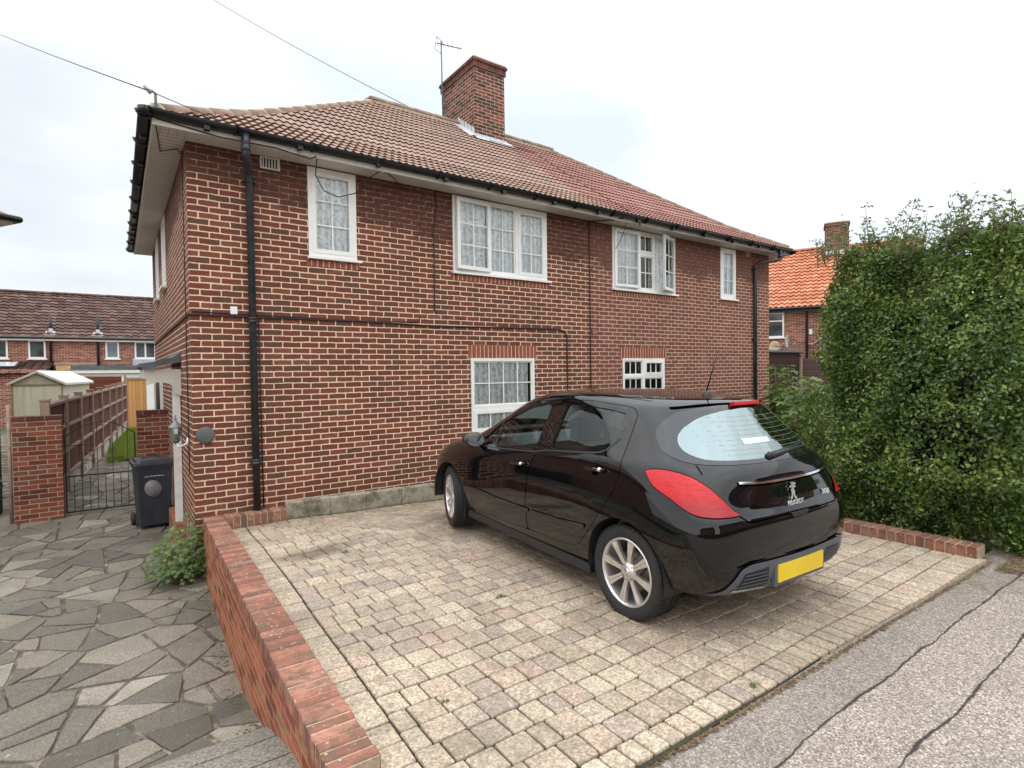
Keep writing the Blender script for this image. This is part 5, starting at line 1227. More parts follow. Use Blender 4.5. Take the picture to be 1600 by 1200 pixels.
for k in range(520):
    f = r_.random()
    if f < .62: a = Vector((HX0+.45, r_.uniform(HY0+.1, HY1), r_.uniform(.1, 2.7))); d = Vector((-1, r_.uniform(-.8, .8), r_.uniform(-.2, 1.1)))
    else: a = Vector((r_.uniform(HX0, 8.5), HY0+.45, r_.uniform(.1, 2.7))); d = Vector((r_.uniform(-.8, .8), -1, r_.uniform(-.2, 1.1)))
    if k < 170: a.y = r_.uniform(-6.0, -5.05); a.z = r_.uniform(.45, 1.5); a.x = HX0+.38; d = Vector((-1, r_.uniform(-1.3, 1.3), r_.uniform(-.9, 1.)))
    d.normalize(); L = r_.uniform(.22, .46); m = a+d*L*.5+Vector([r_.uniform(-.05, .05) for _ in range(3)])
    mb.tube([a, m, a+d*L], .004, 4, rs=[.007, .005, .002])
shiftm(mb, HO); mb.build('twigs', M['bark'], hedge)
# long shoots standing out of the top
sp = []; sn = []; mb = MB()
tops = [(5.9, -4.75, .62), (6.0, -4.9, .35), (6.1, -5.25, .55), (5.8, -5.3, .40), (6.3, -5.1, .60), (5.85, -5.55, .62), (6.2, -5.6, .45), (6.0, -5.85, .65), (6.6, -5.3, .5), (6.9, -5.7, .6), (6.5, -5.95, .65), (6.2, -6.05, .5), (7.4, -5.5, .6), (5.75, -4.45, .3), (5.75, -5.95, .45), (6.6, -4.7, .4), (7., -4.5, .45)]
for (x, y, h) in tops:
    if y < -5.5: h *= .72
    for q in range(7):
        bx, by = x+r_.uniform(-.22, .22), y+r_.uniform(-.22, .22); hh = h*.85*r_.uniform(.3, 1.05); lean = Vector((r_.uniform(-.3, .3), r_.uniform(-.3, .3), 1)); b0_ = Vector((bx, by, htop(bx, by)-.1))
        pts = [b0_+lean*(hh+.1)*t+Vector((0, 0, -.05*t*t)) for t in (0, .35, .7, 1)]
        mb.tube(pts, .004, 4, rs=[.006, .005, .003, .002])
        for s in range(int(hh/.020)):
            t = r_.uniform(.05, 1); c = b0_+lean*(hh+.1)*t; side = Vector((r_.uniform(-1, 1), r_.uniform(-1, 1), r_.uniform(-.2, .6))).normalized()
            L = r_.uniform(.03, .16)*(1.1-t*.6)
            if L > .07: mb.tube([c, c+side*L], .002, 3, rs=[.003, .002])
            for w in range(1+int(L/.025)):
                sp.append(c+side*L*(w+1)/(1+int(L/.025))+Vector([r_.uniform(-.012, .012) for _ in range(3)])); sn.append(side+Vector((0, 0, .6)))
shiftm(mb, HO); mb.build('shoots', M['bark'], hedge)
M['privet_new'] = leafmat('privet_young_leaf', [(0, (.06, .11, .03)), (.5, (.10, .17, .045)), (1, (.20, .27, .08))], .4, .35)
leaf_cloud('shoot_leaves', M['privet_new'], np.array([tuple(v) for v in sp])-HO, np.array([tuple(v) for v in sn]), .036, hedge, .6, .42, 8)

# lobed leaves (maple saplings, small weed)
def lobed(nl=5, depth=.45):
    pts = []
    for i in range(nl):
        a = R(-125+250*i/(nl-1)); L = 1-.35*abs(i-(nl-1)/2)/((nl-1)/2)
        st = R(250/(nl-1))/2
        pts += [(math.sin(a-st)*L*depth, math.cos(a-st)*L*depth), (math.sin(a-st*.45)*L*.78, math.cos(a-st*.45)*L*.78), (math.sin(a)*L, math.cos(a)*L), (math.sin(a+st*.45)*L*.78, math.cos(a+st*.45)*L*.78)]
    return [(0, -.12)]+pts
def lobed_cloud(name, mat, items, parent, nl=5, seed=2):
    """items: (pos, normal, heading, size)"""
    mb = MB(); L = lobed(nl); r = random.Random(seed)
    for p, nrm, hd, s in items:
        n = Vector(nrm).normalized(); h = Vector(hd); h = (h-n*h.dot(n)).normalized(); x = h.cross(n); c = Vector(p)
        vs = [c]+[c+x*a*s+h*b*s-n*(a*a+b*b)*s*.22+n*.10*s*abs(a) for a, b in L]; m = len(vs)
        mb.a = r.random(); mb.add(vs, [(0, i, i+1) for i in range(1, m-1)]+[(0, m-1, 1)])
    return mb.build(name, mat, parent, uv=False)
M['maple'] = leafmat('maple_leaf', [(0, (.05, .10, .025)), (.4, (.10, .18, .04)), (.75, (.19, .29, .07)), (1, (.34, .38, .13))], .5, .4)
def sapling(loc, H, label, seed, n=18, sz=.16):
    t = empty('maple_sapling', loc, label=label, cat='sapling', group='young maples beyond the car'); r = random.Random(seed); mb = MB(); items = []
    for st in range(5):
        bx, by = r.uniform(-.4, .4), r.uniform(-.3, .3); hh = H*r.uniform(.6, 1.) if st else H
        lean = Vector((r.uniform(-.08, .08), r.uniform(-.08, .08), 1)); b = Vector((bx, by, 0)); mb.tube([b, b+lean*hh*.5, b+lean*hh], .01, 6, rs=[.018, .012, .005])
        for k in range(n):
            z = hh*(.12+.88*(k/(n-1)))
            for s in (0, 1):
                a = k*1.57+s*math.pi+r.uniform(-.4, .4); d = Vector((math.cos(a), math.sin(a), .15)); l = r.uniform(.10, .26)*(1.15-.6*k/n); p = b+lean*z; e = p+d*l
                mb.tube([p, e], .002, 4, rs=[.003, .002]); s_ = sz*r.uniform(.6, 1.1)*(1.1-.5*k/n)
                items.append((e+d*s_*.15, Vector((d.x*.35+r.uniform(-.2, .2), d.y*.35+r.uniform(-.2, .2), 1)), d, s_))
    mb.build('stem', M['bark'], t); lobed_cloud('leaves', M['maple'], items, t, 5, seed)
sapling((11.05, -1.0, -.14), 1.80, 'bright green maple sapling standing against the dark shed right beside the house corner', 5, 26, .22)
sapling((10.5, -2.05, -.14), 1.55, 'broad leaved sapling bush between the car rear window and the hedge', 7, 26, .20)
sapling((9.1, -2.55, -.14), 1.55, 'green maple sapling leaning against the near left side of the hedge', 9, 26, .21)
sapling((8.9, -3.1, -.14), 1.2, 'low leafy sapling at the foot of the hedge just behind the car', 12, 22, .18)
sapling((10.9, -1.75, -.14), 1.1, 'short leafy sapling in front of the shed wall behind the car roof', 15, 22, .2)
sh2 = empty('shrub', (8.3, -3.5, -.14), label='small leaved shrub merging with the hedge behind the car tail', cat='shrub')
r = np.random.RandomState(5); k = 9000; d = r.normal(0, 1, (k, 3)); d /= np.linalg.norm(d, axis=1)[:, None]; rr = (1-r.exponential(.10, k)).clip(.2, 1.15)[:, None]
pp = d*rr*np.array([.75, .6, .85])+np.array([0, 0, .75]); pp += .06*np.stack([nz3(pp, 6, 1), nz3(pp, 7, 2), nz3(pp, 6, 3)], 1); leaf_cloud('foliage', M['privet'], pp[pp[:, 2] > 0], d[pp[:, 2] > 0], .045, sh2, .7, .55, 6)
mb = MB()
for k in range(24): a = random.Random(k).uniform(0, 6.28); mb.tube([(0, 0, 0), (.3*math.cos(a), .25*math.sin(a), .5), (.5*math.cos(a), .4*math.sin(a), 1.1)], .006, 4)
mb.build('stem', M['bark'], sh2)
# weeds by the wall
def weed(name, loc, label, n, rad, hgt, sz, seed, mat, cat='plant', off=(0, 0)):
    t = empty(name, loc, label=label, cat=cat, group='weeds in the block paving' if name == 'small_weed' else None); r = random.Random(seed); mb = MB(); items = []
    for k in range(n):
        a = r.uniform(0, 6.28); rr = rad*math.sqrt(r.random()); h = hgt*(1-.55*(rr/rad)**1.5)*r.uniform(.25, 1.); tip = Vector((math.cos(a)*rr+off[0]*h, math.sin(a)*rr*.75+off[1]*h, h))
        if k % 3 == 0: mb.tube([(math.cos(a)*rr*.2, math.sin(a)*rr*.2, 0), tip*.6+Vector((0, 0, .02)), tip], .002, 4)
        items.append((tip, Vector((math.cos(a)*.5+r.uniform(-.4, .4), math.sin(a)*.5-.35+r.uniform(-.4, .4), 1)), Vector((math.cos(a), math.sin(a), .1)), sz*r.uniform(.6, 1.2)))
    mb.build('stem', M['bark'], t); lobed_cloud('leaves', mat, items, t, 5, seed)
M['weed'] = leafmat('geranium_leaf', [(0, (.05, .10, .03)), (.4, (.09, .17, .045)), (.7, (.15, .24, .06)), (.88, (.24, .30, .08)), (1, (.30, .16, .06))], .5, .35)
weed('potted_weed', (-.15, -.10, -.765), 'leafy green plant growing from the paving against the low brick wall', 800, .38, .80, .040, 4, M['weed'], off=(.10, .1))
weed('small_weed', (1.02, -2.25, zdrive(1.02, -2.25)-.005), 'tiny weed in the sunken patch of block paving near the low wall', 12, .05, .03, .016, 6, M['weed'])
weed('small_weed', (1.58, -4.05, zdrive(1.58, -4.05)-.005), 'tiny bright weed between the paving blocks in the middle of the drive', 14, .04, .03, .015, 8, M['weed'])
weed('small_weed', (.62, -4.95, zdrive(.62, -4.95)-.005), 'tiny weed beside a dark block near the front of the low wall', 9, .03, .02, .013, 9, M['weed'])
weed('small_weed', (2.0, -5.79, -.07), 'tiny weed at the front edge of the block paving', 10, .04, .03, .015, 10, M['weed'])
# dead leaves and grit in the gutter line of the drive and at the hedge foot
def litter(name, mat, pts, size, seed, **k):
    r = random.Random(seed); mb = MB()
    for x, y, z in pts:
        a = r.uniform(0, 6.28); s1 = size*r.uniform(.4, 1.3); s2 = s1*r.uniform(.35, .8); c, s_ = math.cos(a), math.sin(a); t = r.uniform(0, .5)*s1
        mb.a = r.random(); mb.add([(x-c*s1, y-s_*s1, z+.002), (x+s_*s2, y-c*s2, z+.003+t*.5), (x+c*s1, y+s_*s1, z+.002+t), (x-s_*s2, y+c*s2, z+.003)], [(0, 1, 2, 3)])
    return tag(mb.build(name, mat, uv=False), **k)
lit = leafmat('dead_leaf', [(0, (.06, .035, .02)), (.5, (.16, .095, .045)), (.8, (.26, .17, .08)), (1, (.16, .17, .05))], .8, .1)
r = random.Random(77); LP = []
for k in range(1500):
    x = r.uniform(.9, 5.4); LP.append((x, -5.852-.018*(x-.9)+abs(r.gauss(0, .012))*-1, -.074))
for k in range(1300):
    x = 5.15+abs(r.gauss(0, .55)); y = -6.02-abs(r.gauss(0, .14)); LP.append((x, y, -.073))
litter('leaf_litter', lit, LP, .011, 5, kind='stuff', label='dead leaves and grit along the drive edge and hedge foot', cat='leaf litter')
LP = []
for k in range(420):
    y = r.uniform(-4.2, -.3); LP.append((ox(y)-.02-abs(r.gauss(0, .05)), y, zleft(0, y)+.004))
for k in range(500):
    x = r.uniform(1., 4.); y = -.17-abs(r.gauss(0, .03)); LP.append((x, y, zdrive(x, y)+.001))
litter('moss_debris', leafmat('moss', [(0, (.05, .06, .015)), (.5, (.12, .13, .04)), (1, (.20, .16, .08))], .9, .1), LP, .012, 6, kind='stuff', label='moss and crumbs in the angle of the walls and paving', cat='moss')
# ivy behind the chain link
iv = empty('ivy', (-3.3, 4.4, -.65), label='dark ivy mass behind the chain link fence at the left edge', cat='ivy')
r = np.random.RandomState(8); k = 9000; x = r.uniform(-1.0, 1.0, k); z = r.uniform(0, 1.75, k); y = r.exponential(.12, k)+.05*np.sin(z*7+x*5)
leaf_cloud('foliage', leafmat('ivy_leaf', [(0, (.012, .022, .010)), (.6, (.025, .045, .018)), (1, (.06, .09, .03))], .4, .2), np.stack([x, y, z], 1), np.tile([0, -1, .3], (k, 1)), .07, iv, .5, .8, 3)
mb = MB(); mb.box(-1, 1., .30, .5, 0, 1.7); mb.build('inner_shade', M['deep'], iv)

# ------------------------------------------------------------------ the car (local x forward, y left, z up, origin under the middle of the wheelbase)
CAR = dict(loc=(2.98, -3.555, -.051), yaw=1.530, pitch=.014)
RINGS = [
 [(2.05,0,.22),(2.0,.42,.22),(1.80,.70,.22),(1.40,.80,.2),(.75,.80,.19),(0,.80,.19),(-.7,.80,.2),(-1.35,.80,.23),(-1.80,.76,.26),(-1.92,.45,.28),(-1.945,0,.285)],
 [(2.21,0,.33),(2.15,.42,.33),(1.94,.75,.33),(1.42,.875,.3),(.75,.875,.27),(0,.875,.27),(-.7,.875,.28),(-1.35,.885,.31),(-1.91,.845,.34),(-1.985,.50,.355),(-2.01,0,.36)],
 [(2.24,0,.5),(2.18,.42,.5),(1.98,.77,.5),(1.44,.905,.52),(.75,.895,.50),(0,.89,.5),(-.7,.90,.52),(-1.35,.918,.55),(-1.94,.875,.56),(-2.01,.52,.57),(-2.035,0,.57)],
 [(2.21,0,.66),(2.14,.42,.66),(1.94,.76,.68),(1.42,.905,.72),(.75,.89,.70),(0,.89,.72),(-.7,.90,.74),(-1.35,.918,.76),(-1.93,.855,.76),(-2.005,.51,.765),(-2.03,0,.765)],
 [(2.11,0,.76),(2.03,.42,.76),(1.84,.70,.78),(1.40,.88,.82),(.75,.89,.83),(0,.893,.86),(-.7,.90,.885),(-1.35,.910,.90),(-1.87,.81,.85),(-1.955,.48,.815),(-1.975,0,.81)],
 [(1.85,0,.87),(1.78,.42,.875),(1.60,.67,.885),(1.30,.80,.91),(.80,.845,.925),(0,.85,.975),(-.7,.855,1.045),(-1.32,.86,1.085),(-1.79,.745,1.045),(-1.93,.45,1.015),(-1.955,0,1.005)],
 [(1.30,0,.985),(1.26,.38,.98),(1.13,.62,.965),(.99,.755,.965),(.60,.805,.98),(-.02,.812,1.02),(-.7,.815,1.08),(-1.27,.805,1.13),(-1.69,.69,1.12),(-1.86,.42,1.095),(-1.895,0,1.085)],
 [(.82,0,1.21),(.79,.35,1.205),(.71,.56,1.19),(.575,.69,1.18),(.30,.73,1.20),(-.1,.735,1.23),(-.65,.735,1.26),(-1.20,.72,1.28),(-1.54,.58,1.275),(-1.72,.34,1.262),(-1.76,0,1.25)],
 [(.43,0,1.405),(.41,.32,1.40),(.34,.51,1.39),(.19,.615,1.385),(0,.645,1.42),(-.25,.65,1.44),(-.65,.65,1.445),(-1.1,.63,1.425),(-1.43,.50,1.41),(-1.58,.28,1.425),(-1.61,0,1.43)],
 [(.27,0,1.46),(.26,.28,1.455),(.19,.44,1.45),(.06,.545,1.455),(-.1,.585,1.477),(-.3,.595,1.49),(-.65,.595,1.49),(-1.05,.57,1.472),(-1.38,.45,1.455),(-1.56,.26,1.455),(-1.59,0,1.458)],
 [(.05,0,1.497),(.04,.18,1.495),(.0,.28,1.490),(-.1,.36,1.493),(-.2,.38,1.502),(-.4,.38,1.510),(-.7,.38,1.508),(-1.0,.37,1.495),(-1.25,.28,1.485),(-1.40,.16,1.480),(-1.43,0,1.480)],
]
def car_body_mesh():
    nl = len(RINGS); nc = 11; idx = {}; vs = []
    for l, ring in enumerate(RINGS):
        for c, (x, y, z) in enumerate(ring):
            for s in (1, -1):
                if y == 0 and s == -1: idx[l, c, -1] = idx[l, c, 1]; continue
                idx[l, c, s] = len(vs); vs.append((x, s*y, z))
    fs = []
    for l in range(nl-1):
        for c in range(nc-1):
            for s in (1, -1):
                q = [idx[l, c, s], idx[l, c+1, s], idx[l+1, c+1, s], idx[l+1, c, s]]
                fs.append(q if s == 1 else q[::-1])
    for l, up in ((nl-1, True), (0, False)):
        for c in range(nc-1):
            q = []
            for v in (idx[l, c, 1], idx[l, c+1, 1], idx[l, c+1, -1], idx[l, c, -1]):
                if v not in q: q.append(v)
            fs.append(q if up else q[::-1])
    me = bpy.data.meshes.new('car_cage'); me.from_pydata(vs, [], fs); me.update()
    return me
def evald(me, mods):
    o = bpy.data.objects.new('tmp', me); COL.objects.link(o)
    for k, kw in mods:
        m = o.modifiers.new('m', k)
        for a, b in kw.items(): setattr(m, a, b)
    dg = bpy.context.evaluated_depsgraph_get(); r = bpy.data.meshes.new_from_object(o.evaluated_get(dg)); bpy.data.objects.remove(o); return r
def smooth_poly(pts, k=6, closed=True):
    """Catmull-Rom through the points"""
    n = len(pts); out = []
    for i in range(n if closed else n-1):
        p0, p1, p2, p3 = (pts[(i-1) % n], pts[i], pts[(i+1) % n], pts[(i+2) % n]) if closed else (pts[max(i-1, 0)], pts[i], pts[i+1], pts[min(i+2, n-1)])
        for j in range(k):
            t = j/k; out.append(tuple(.5*((2*b)+(-a+c)*t+(2*a-5*b+4*c-d)*t*t+(-a+3*b-3*c+d)*t**3) for a, b, c, d in zip(p0, p1, p2, p3)))
    if not closed: out.append(pts[-1])
    return out
def round_poly(pts, r=.03, k=4):
    out = []; n = len(pts)
    for i in range(n):
        p = Vector(pts[i]); a = Vector(pts[i-1])-p; b = Vector(pts[(i+1) % n])-p; q = min(r, a.length*.45, b.length*.45)
        A = p+a.normalized()*q; B = p+b.normalized()*q
        for j in range(k+1): t = j/k; v = A*(1-t)**2+p*2*t*(1-t)+B*t*t; out.append((v.x, v.y))
    return out
def prism_mesh(poly, a, b, fn):
    mb = MB(); mb.prism(list(poly), a, b, fn); me = bpy.data.meshes.new('c'); me.from_pydata(mb.v, [], mb.f); me.update()
    bm = bmesh.new(); bm.from_mesh(me); bmesh.ops.recalc_face_normals(bm, faces=bm.faces); bm.to_mesh(me); bm.free(); return me
SIDEF = lambda a, b, c: (a, c, b)
# outlines (x, z) seen from the side
FWIN = round_poly([(.80, .955), (.66, 1.04), (.481, 1.175), (.304, 1.245), (.072, 1.335), (-.20, 1.385), (-.245, 1.37), (-.233, 1.226), (-.205, 1.03), (-.18, 1.008), (.43, .968)], .03)
RWIN = round_poly([(-.417, 1.045), (-.43, 1.146), (-.438, 1.30), (-.455, 1.395), (-.72, 1.40), (-.95, 1.387), (-1.09, 1.368), (-1.135, 1.335), (-1.139, 1.266), (-1.109, 1.179), (-1.057, 1.128), (-.949, 1.094), (-.7, 1.065)], .03)
FDOOR = [(.80, .30), (.806, .48), (.849, .738), (.89, .90), (.75, 1.01), (.45, 1.22), (.20, 1.345), (0, 1.395), (-.37, 1.430), (-.345, 1.25), (-.257, 1.0), (-.182, .833), (-.143, .587), (-.161, .335)]
RDOOR = [(-.171, .34), (-.153, .587), (-.192, .833), (-.267, 1.002), (-.355, 1.25), (-.381, 1.434), (-.742, 1.438), (-1.079, 1.415), (-1.151, 1.40), (-1.191, 1.353), (-1.215, 1.213), (-1.235, 1.076), (-1.251, .987), (-1.216, .852), (-.986, .554), (-.849, .399), (-.781, .368), (-.6, .346)]
RWOUT = [(1.434, 0), (1.433, .246), (1.405, .44), (1.364, .54), (1.283, .636), (1.20, .69), (1.14, .715), (1.10, .69), (1.088, .60), (1.083, .40), (1.082, .15), (1.082, 0)]
def mirror_yz(half): return [(y, z) for z, y in half]+[(-y, z) for z, y in half[::-1]][1:-1]
RGLASS_OUT = smooth_poly(mirror_yz(RWOUT), 4)
RGLASS_IN = smooth_poly(mirror_yz([(1.411, 0), (1.402, .21), (1.367, .39), (1.312, .51), (1.257, .585), (1.20, .63), (1.15, .64), (1.117, .59), (1.108, .46), (1.106, .26), (1.106, 0)]), 4)
WSCR = round_poly([(-.60, 1.0), (.60, 1.0), (.535, 1.20), (.45, 1.385), (-.45, 1.385), (-.535, 1.20)], .06)

def cdt_panel(name, poly, ray, mat, parent, off=.002, step=.035, holes=(), thick=0, uv=False, **k):
    """triangulate poly, drape on the body; ray(a,b)->(origin,dir)"""
    def dens(P):
        out = []
        for a, b in zip(P, list(P[1:])+[P[0]]):
            n = max(1, int(math.hypot(b[0]-a[0], b[1]-a[1])/step+.5)); out += [(a[0]+(b[0]-a[0])*t/n, a[1]+(b[1]-a[1])*t/n) for t in range(n)]
        return out
    poly = dens(list(poly)); holes = [dens(list(h)) for h in holes]
    xs = [p[0] for p in poly]; ys = [p[1] for p in poly]; pts = [Vector(p) for p in poly]; edges = [(i, (i+1) % len(poly)) for i in range(len(poly))]
    for h in holes:
        b = len(pts); pts += [Vector(p) for p in h]; edges += [(b+i, b+(i+1) % len(h)) for i in range(len(h))]
    def inside(p, poly):
        c = False; n = len(poly)
        for i in range(n):
            (x1, y1), (x2, y2) = poly[i], poly[(i+1) % n]
            if (y1 > p[1]) != (y2 > p[1]) and p[0] < (x2-x1)*(p[1]-y1)/(y2-y1)+x1: c = not c
        return c
    def near(p):
        return any((Vector(p)-q).length < step*.45 for q in pts[:nb])
    nb = len(pts); x = min(xs)+step/2
    while x < max(xs):
        y = min(ys)+step/2
        while y < max(ys):
            if inside((x, y), poly) and not any(inside((x, y), h) for h in holes) and not near((x, y)): pts.append(Vector((x, y)))
            y += step
        x += step
    V, _, F, *_r = geometry.delaunay_2d_cdt(pts, edges, [], 0, 1e-6)
    F = [f for f in F if inside(tuple(sum((V[i] for i in f), Vector((0, 0)))/len(f)), poly) and not any(inside(tuple(sum((V[i] for i in f), Vector((0, 0)))/len(f)), h) for h in holes)]
    co = []; no = []
    for v in V:
        o, d = ray(v.x, v.y); loc, n, _, _ = BODY.ray_cast(Vector(o), Vector(d).normalized())
        if loc is None: loc, n, _, _ = BODY.find_nearest(Vector(o)+Vector(d)*1.2)
        n = smooth_normal(loc); co.append(loc+n*off); no.append(n)
    me = bpy.data.meshes.new(name); me.from_pydata(co, [], [list(f) for f in F]); me.materials.append(mat)
    me.polygons.foreach_set('use_smooth', [True]*len(F)); me.update()
    if len(F):
        s = sum((f.normal.dot(no[f.vertices[0]]) for f in me.polygons))
        if s < 0: me.flip_normals()
    me.normals_split_custom_set_from_vertices([tuple(n) for n in no])
    if uv:
        u = me.uv_layers.new(name='UVMap')
        for l in me.loops: u.data[l.index].uv = V[l.vertex_index]
    o = bpy.data.objects.new(name, me); COL.objects.link(o); o.parent = parent; return tag(o, **k)
def side_ray(s): return lambda x, z: ((x, s*1.6, z), (0, -s, 0))
def rear_ray(y, z): return ((-3., y, z), (1, 0, 0))
PX_, PY_ = -1.30, .30
def fan_ray(s):   # a: arc coordinate around the rear corner, b: z
    return lambda a, z: ((PX_, s*PY_, z), (-math.sin(a), s*math.cos(a), 0))   # from inside outwards; a=0 points sideways

car = empty('parked_car', CAR['loc'], label='glossy black five-door hatchback parked nose-in on the block driveway', cat='car')
car.rotation_euler = Matrix(((math.cos(CAR['yaw'])*math.cos(CAR['pitch']), -math.sin(CAR['yaw']), -math.cos(CAR['yaw'])*math.sin(CAR['pitch'])),
                             (math.sin(CAR['yaw'])*math.cos(CAR['pitch']), math.cos(CAR['yaw']), -math.sin(CAR['yaw'])*math.sin(CAR['pitch'])),
                             (math.sin(CAR['pitch']), 0, math.cos(CAR['pitch'])))).to_euler()
def carpaint():
    s = NT('black_car_paint'); g = s.obj(); n = s.noise(g, 2.5, 3)
    _, _, z = sep(s, g); du = s.math('MULTIPLY', s.maprange(z, .55, .22, 0, .9), s.noise(g, 7, 5, .7))
    s.fin(s.mix(du, (.0035, .0035, .0042), (.05, .042, .034)), s.math('ADD', s.maprange(n, .3, .7, .02, .05), s.math('MULTIPLY', du, .5)), spec=.5, coat=.15); return s.mat
M['paint'] = carpaint()
M['trim_dark'] = plain('dark_trim', (.02, .02, .022), .5)
M['trim_grey'] = plain('grey_bumper_plastic', (.085, .10, .125), .42, .15, 8)
M['chrome'] = plain('chrome', (.75, .77, .78), .12, .05, 8, metal=1.)
M['badge'] = plain('badge_silver', (.62, .64, .66), .3, .03, 8)
M['alloy'] = plain('alloy', (.74, .71, .69), .34, .12, 18, metal=.85)
M['seat'] = plain('seat_cloth', (.13, .135, .14), .9)
def lamp_red():
    s = NT('tail_lamp_red'); u = s.obj(); x, y, z = sep(s, u)
    l = s.math('SINE', s.math('MULTIPLY', s.math('ADD', z, s.math('MULTIPLY', x, .5)), 520.)); c = s.mix(s.maprange(l, -1, 1, 0, .35), (.56, .004, .007), (.74, .025, .03))
    c = s.mix(s.maprange(z, .84, .93, .7, 0), c, (.25, .0, .006)); c = s.mix(s.maprange(s.noise(comb(s, s.math('MULTIPLY', x, 30.), y, s.math('MULTIPLY', z, 160.)), 1., 3, .7), .52, .6, 0, .55), c, (.22, .0, .004))
    s.fin(c, .10, spec=.4, coat=.2); s.b.inputs['Emission Color'].default_value = (.6, .02, .02, 1); s.b.inputs['Emission Strength'].default_value = 0.
    return s.mat
M['lamp_red'] = lamp_red()

base = evald(car_body_mesh(), [('SUBSURF', dict(levels=3, render_levels=3))])
base.update()
BV = [v.co.copy() for v in base.vertices]; BN = [v.normal.copy() for v in base.vertices]; BF = [tuple(p.vertices) for p in base.polygons]
BODY = BVHTree.FromPolygons(BV, BF)
def smooth_normal(p):
    loc, n, i, d = BODY.find_nearest(p)
    if i is None: return Vector((0, 0, 1))
    acc = Vector((0, 0, 0))
    for v in BF[i]:
        w = 1/(1e-5+(BV[v]-loc).length_squared); acc += BN[v]*w
    return acc.normalized()
def make_shell():
    o = bpy.data.objects.new('shell', base.copy()); COL.objects.link(o)
    sm = o.modifiers.new('s', 'SOLIDIFY'); sm.thickness = .022; sm.offset = -1
    cutters = []
    def cut(me):
        c = bpy.data.objects.new('cut', me); COL.objects.link(c); cutters.append(c)
        m = o.modifiers.new('b', 'BOOLEAN'); m.operation = 'DIFFERENCE'; m.solver = 'EXACT'; m.object = c
    cut(prism_mesh(FWIN, -1.2, 1.2, SIDEF)); cut(prism_mesh(RWIN, -1.2, 1.2, SIDEF))
    cut(prism_mesh(RGLASS_IN, -2.5, -1.2, lambda a, b, c: (c, a, b)))
    cut(prism_mesh(WSCR, .22, 2.0, lambda a, b, c: (c, a, b)))
    for x in (-1.304, 1.304):
        for s in (1, -1):
            cut(prism_mesh([(x+.352*math.cos(t), .335+.352*math.sin(t)) for t in [2*math.pi*k/48 for k in range(48)]], .56*s, 1.2*s, SIDEF))
    dg = bpy.context.evaluated_depsgraph_get(); me = bpy.data.meshes.new_from_object(o.evaluated_get(dg))
    for c in cutters: bpy.data.objects.remove(c)
    bpy.data.objects.remove(o); me.name = 'body'; me.materials.clear(); me.materials.append(M['paint']); me.materials.append(M['trim_dark'])
    nv = []
    for p in me.polygons: p.use_smooth = True
    out_n = {}
    mi = []
    for p in me.polygons:
        c = p.center; loc, n, i, d = BODY.find_nearest(c)
        outer = d < .0015 and abs(p.normal.dot(n)) > .6
        mi.append(0 if outer else 1)
        for li in p.loop_indices:
            v = me.vertices[me.loops[li].vertex_index].co
            nv.append(tuple(smooth_normal(v)) if outer else tuple(p.normal))
    me.polygons.foreach_set('material_index', mi)
    me.normals_split_custom_set(nv); me.update()
    b = bpy.data.objects.new('body', me); COL.objects.link(b); b.parent = car; return b
body = make_shell()

# panes
for s in (1, -1):
    cdt_panel('side_window', FWIN, side_ray(s), M['car_glass'], car, off=-.008)
    cdt_panel('side_window', RWIN, side_ray(s), M['car_glass'], car, off=-.008)
cdt_panel('windscreen', WSCR, lambda y, z: ((3., y, z), (-1, 0, 0)), M['car_glass'], car, off=-.004)
gloss = plain('gloss_black', (.006, .006, .007), .05, coat=.5)
rw = cdt_panel('rear_window', RGLASS_IN, rear_ray, M['car_glass_rear'], car, off=.003)
cdt_panel('border', RGLASS_OUT, rear_ray, gloss, rw, off=.0032, holes=[RGLASS_IN], step=.03)
# heating lines
def strip(name, pts, w, mat, parent, ray, off=.002, updir=None, h=.0):
    """ribbon of width w along (a,b) points draped on the body"""
    vs = []; fs = []; n = len(pts); no = []
    for i, p in enumerate(pts):
        a = pts[max(0, i-1)]; b = pts[min(n-1, i+1)]; d = Vector((b[0]-a[0], b[1]-a[1])); d = d.normalized() if d.length else Vector((1, 0)); q = Vector((-d.y, d.x))*w/2
        for sg in (-1, 1):
            o, dr = ray(p[0]+q.x*sg, p[1]+q.y*sg); loc, nn, _, _ = BODY.ray_cast(Vector(o), Vector(dr).normalized())
            if loc is None: loc, nn, _, _ = BODY.find_nearest(Vector(o)+Vector(dr)*1.2)
            nm = smooth_normal(loc); vs.append(loc+nm*off); no.append(nm)
    for i in range(n-1): fs.append((2*i, 2*i+1, 2*i+3, 2*i+2))
    me = bpy.data.meshes.new(name); me.from_pydata(vs, [], fs); me.materials.append(mat); me.update()
    if sum(f.normal.dot(no[f.vertices[0]]) for f in me.polygons) < 0: me.flip_normals()
    me.polygons.foreach_set('use_smooth', [True]*len(fs)); me.normals_split_custom_set_from_vertices([tuple(q) for q in no])
    o = bpy.data.objects.new(name, me); COL.objects.link(o); o.parent = parent; return o
wire = plain('heater_line', (.25, .22, .2), .5)
for k in range(9):
    z = 1.135+.028*k; hw = .52 if 1 < k < 7 else .44
    strip('heater_line', [(-hw+2*hw*i/12, z) for i in range(13)], .0013, wire, rw, rear_ray, .004)
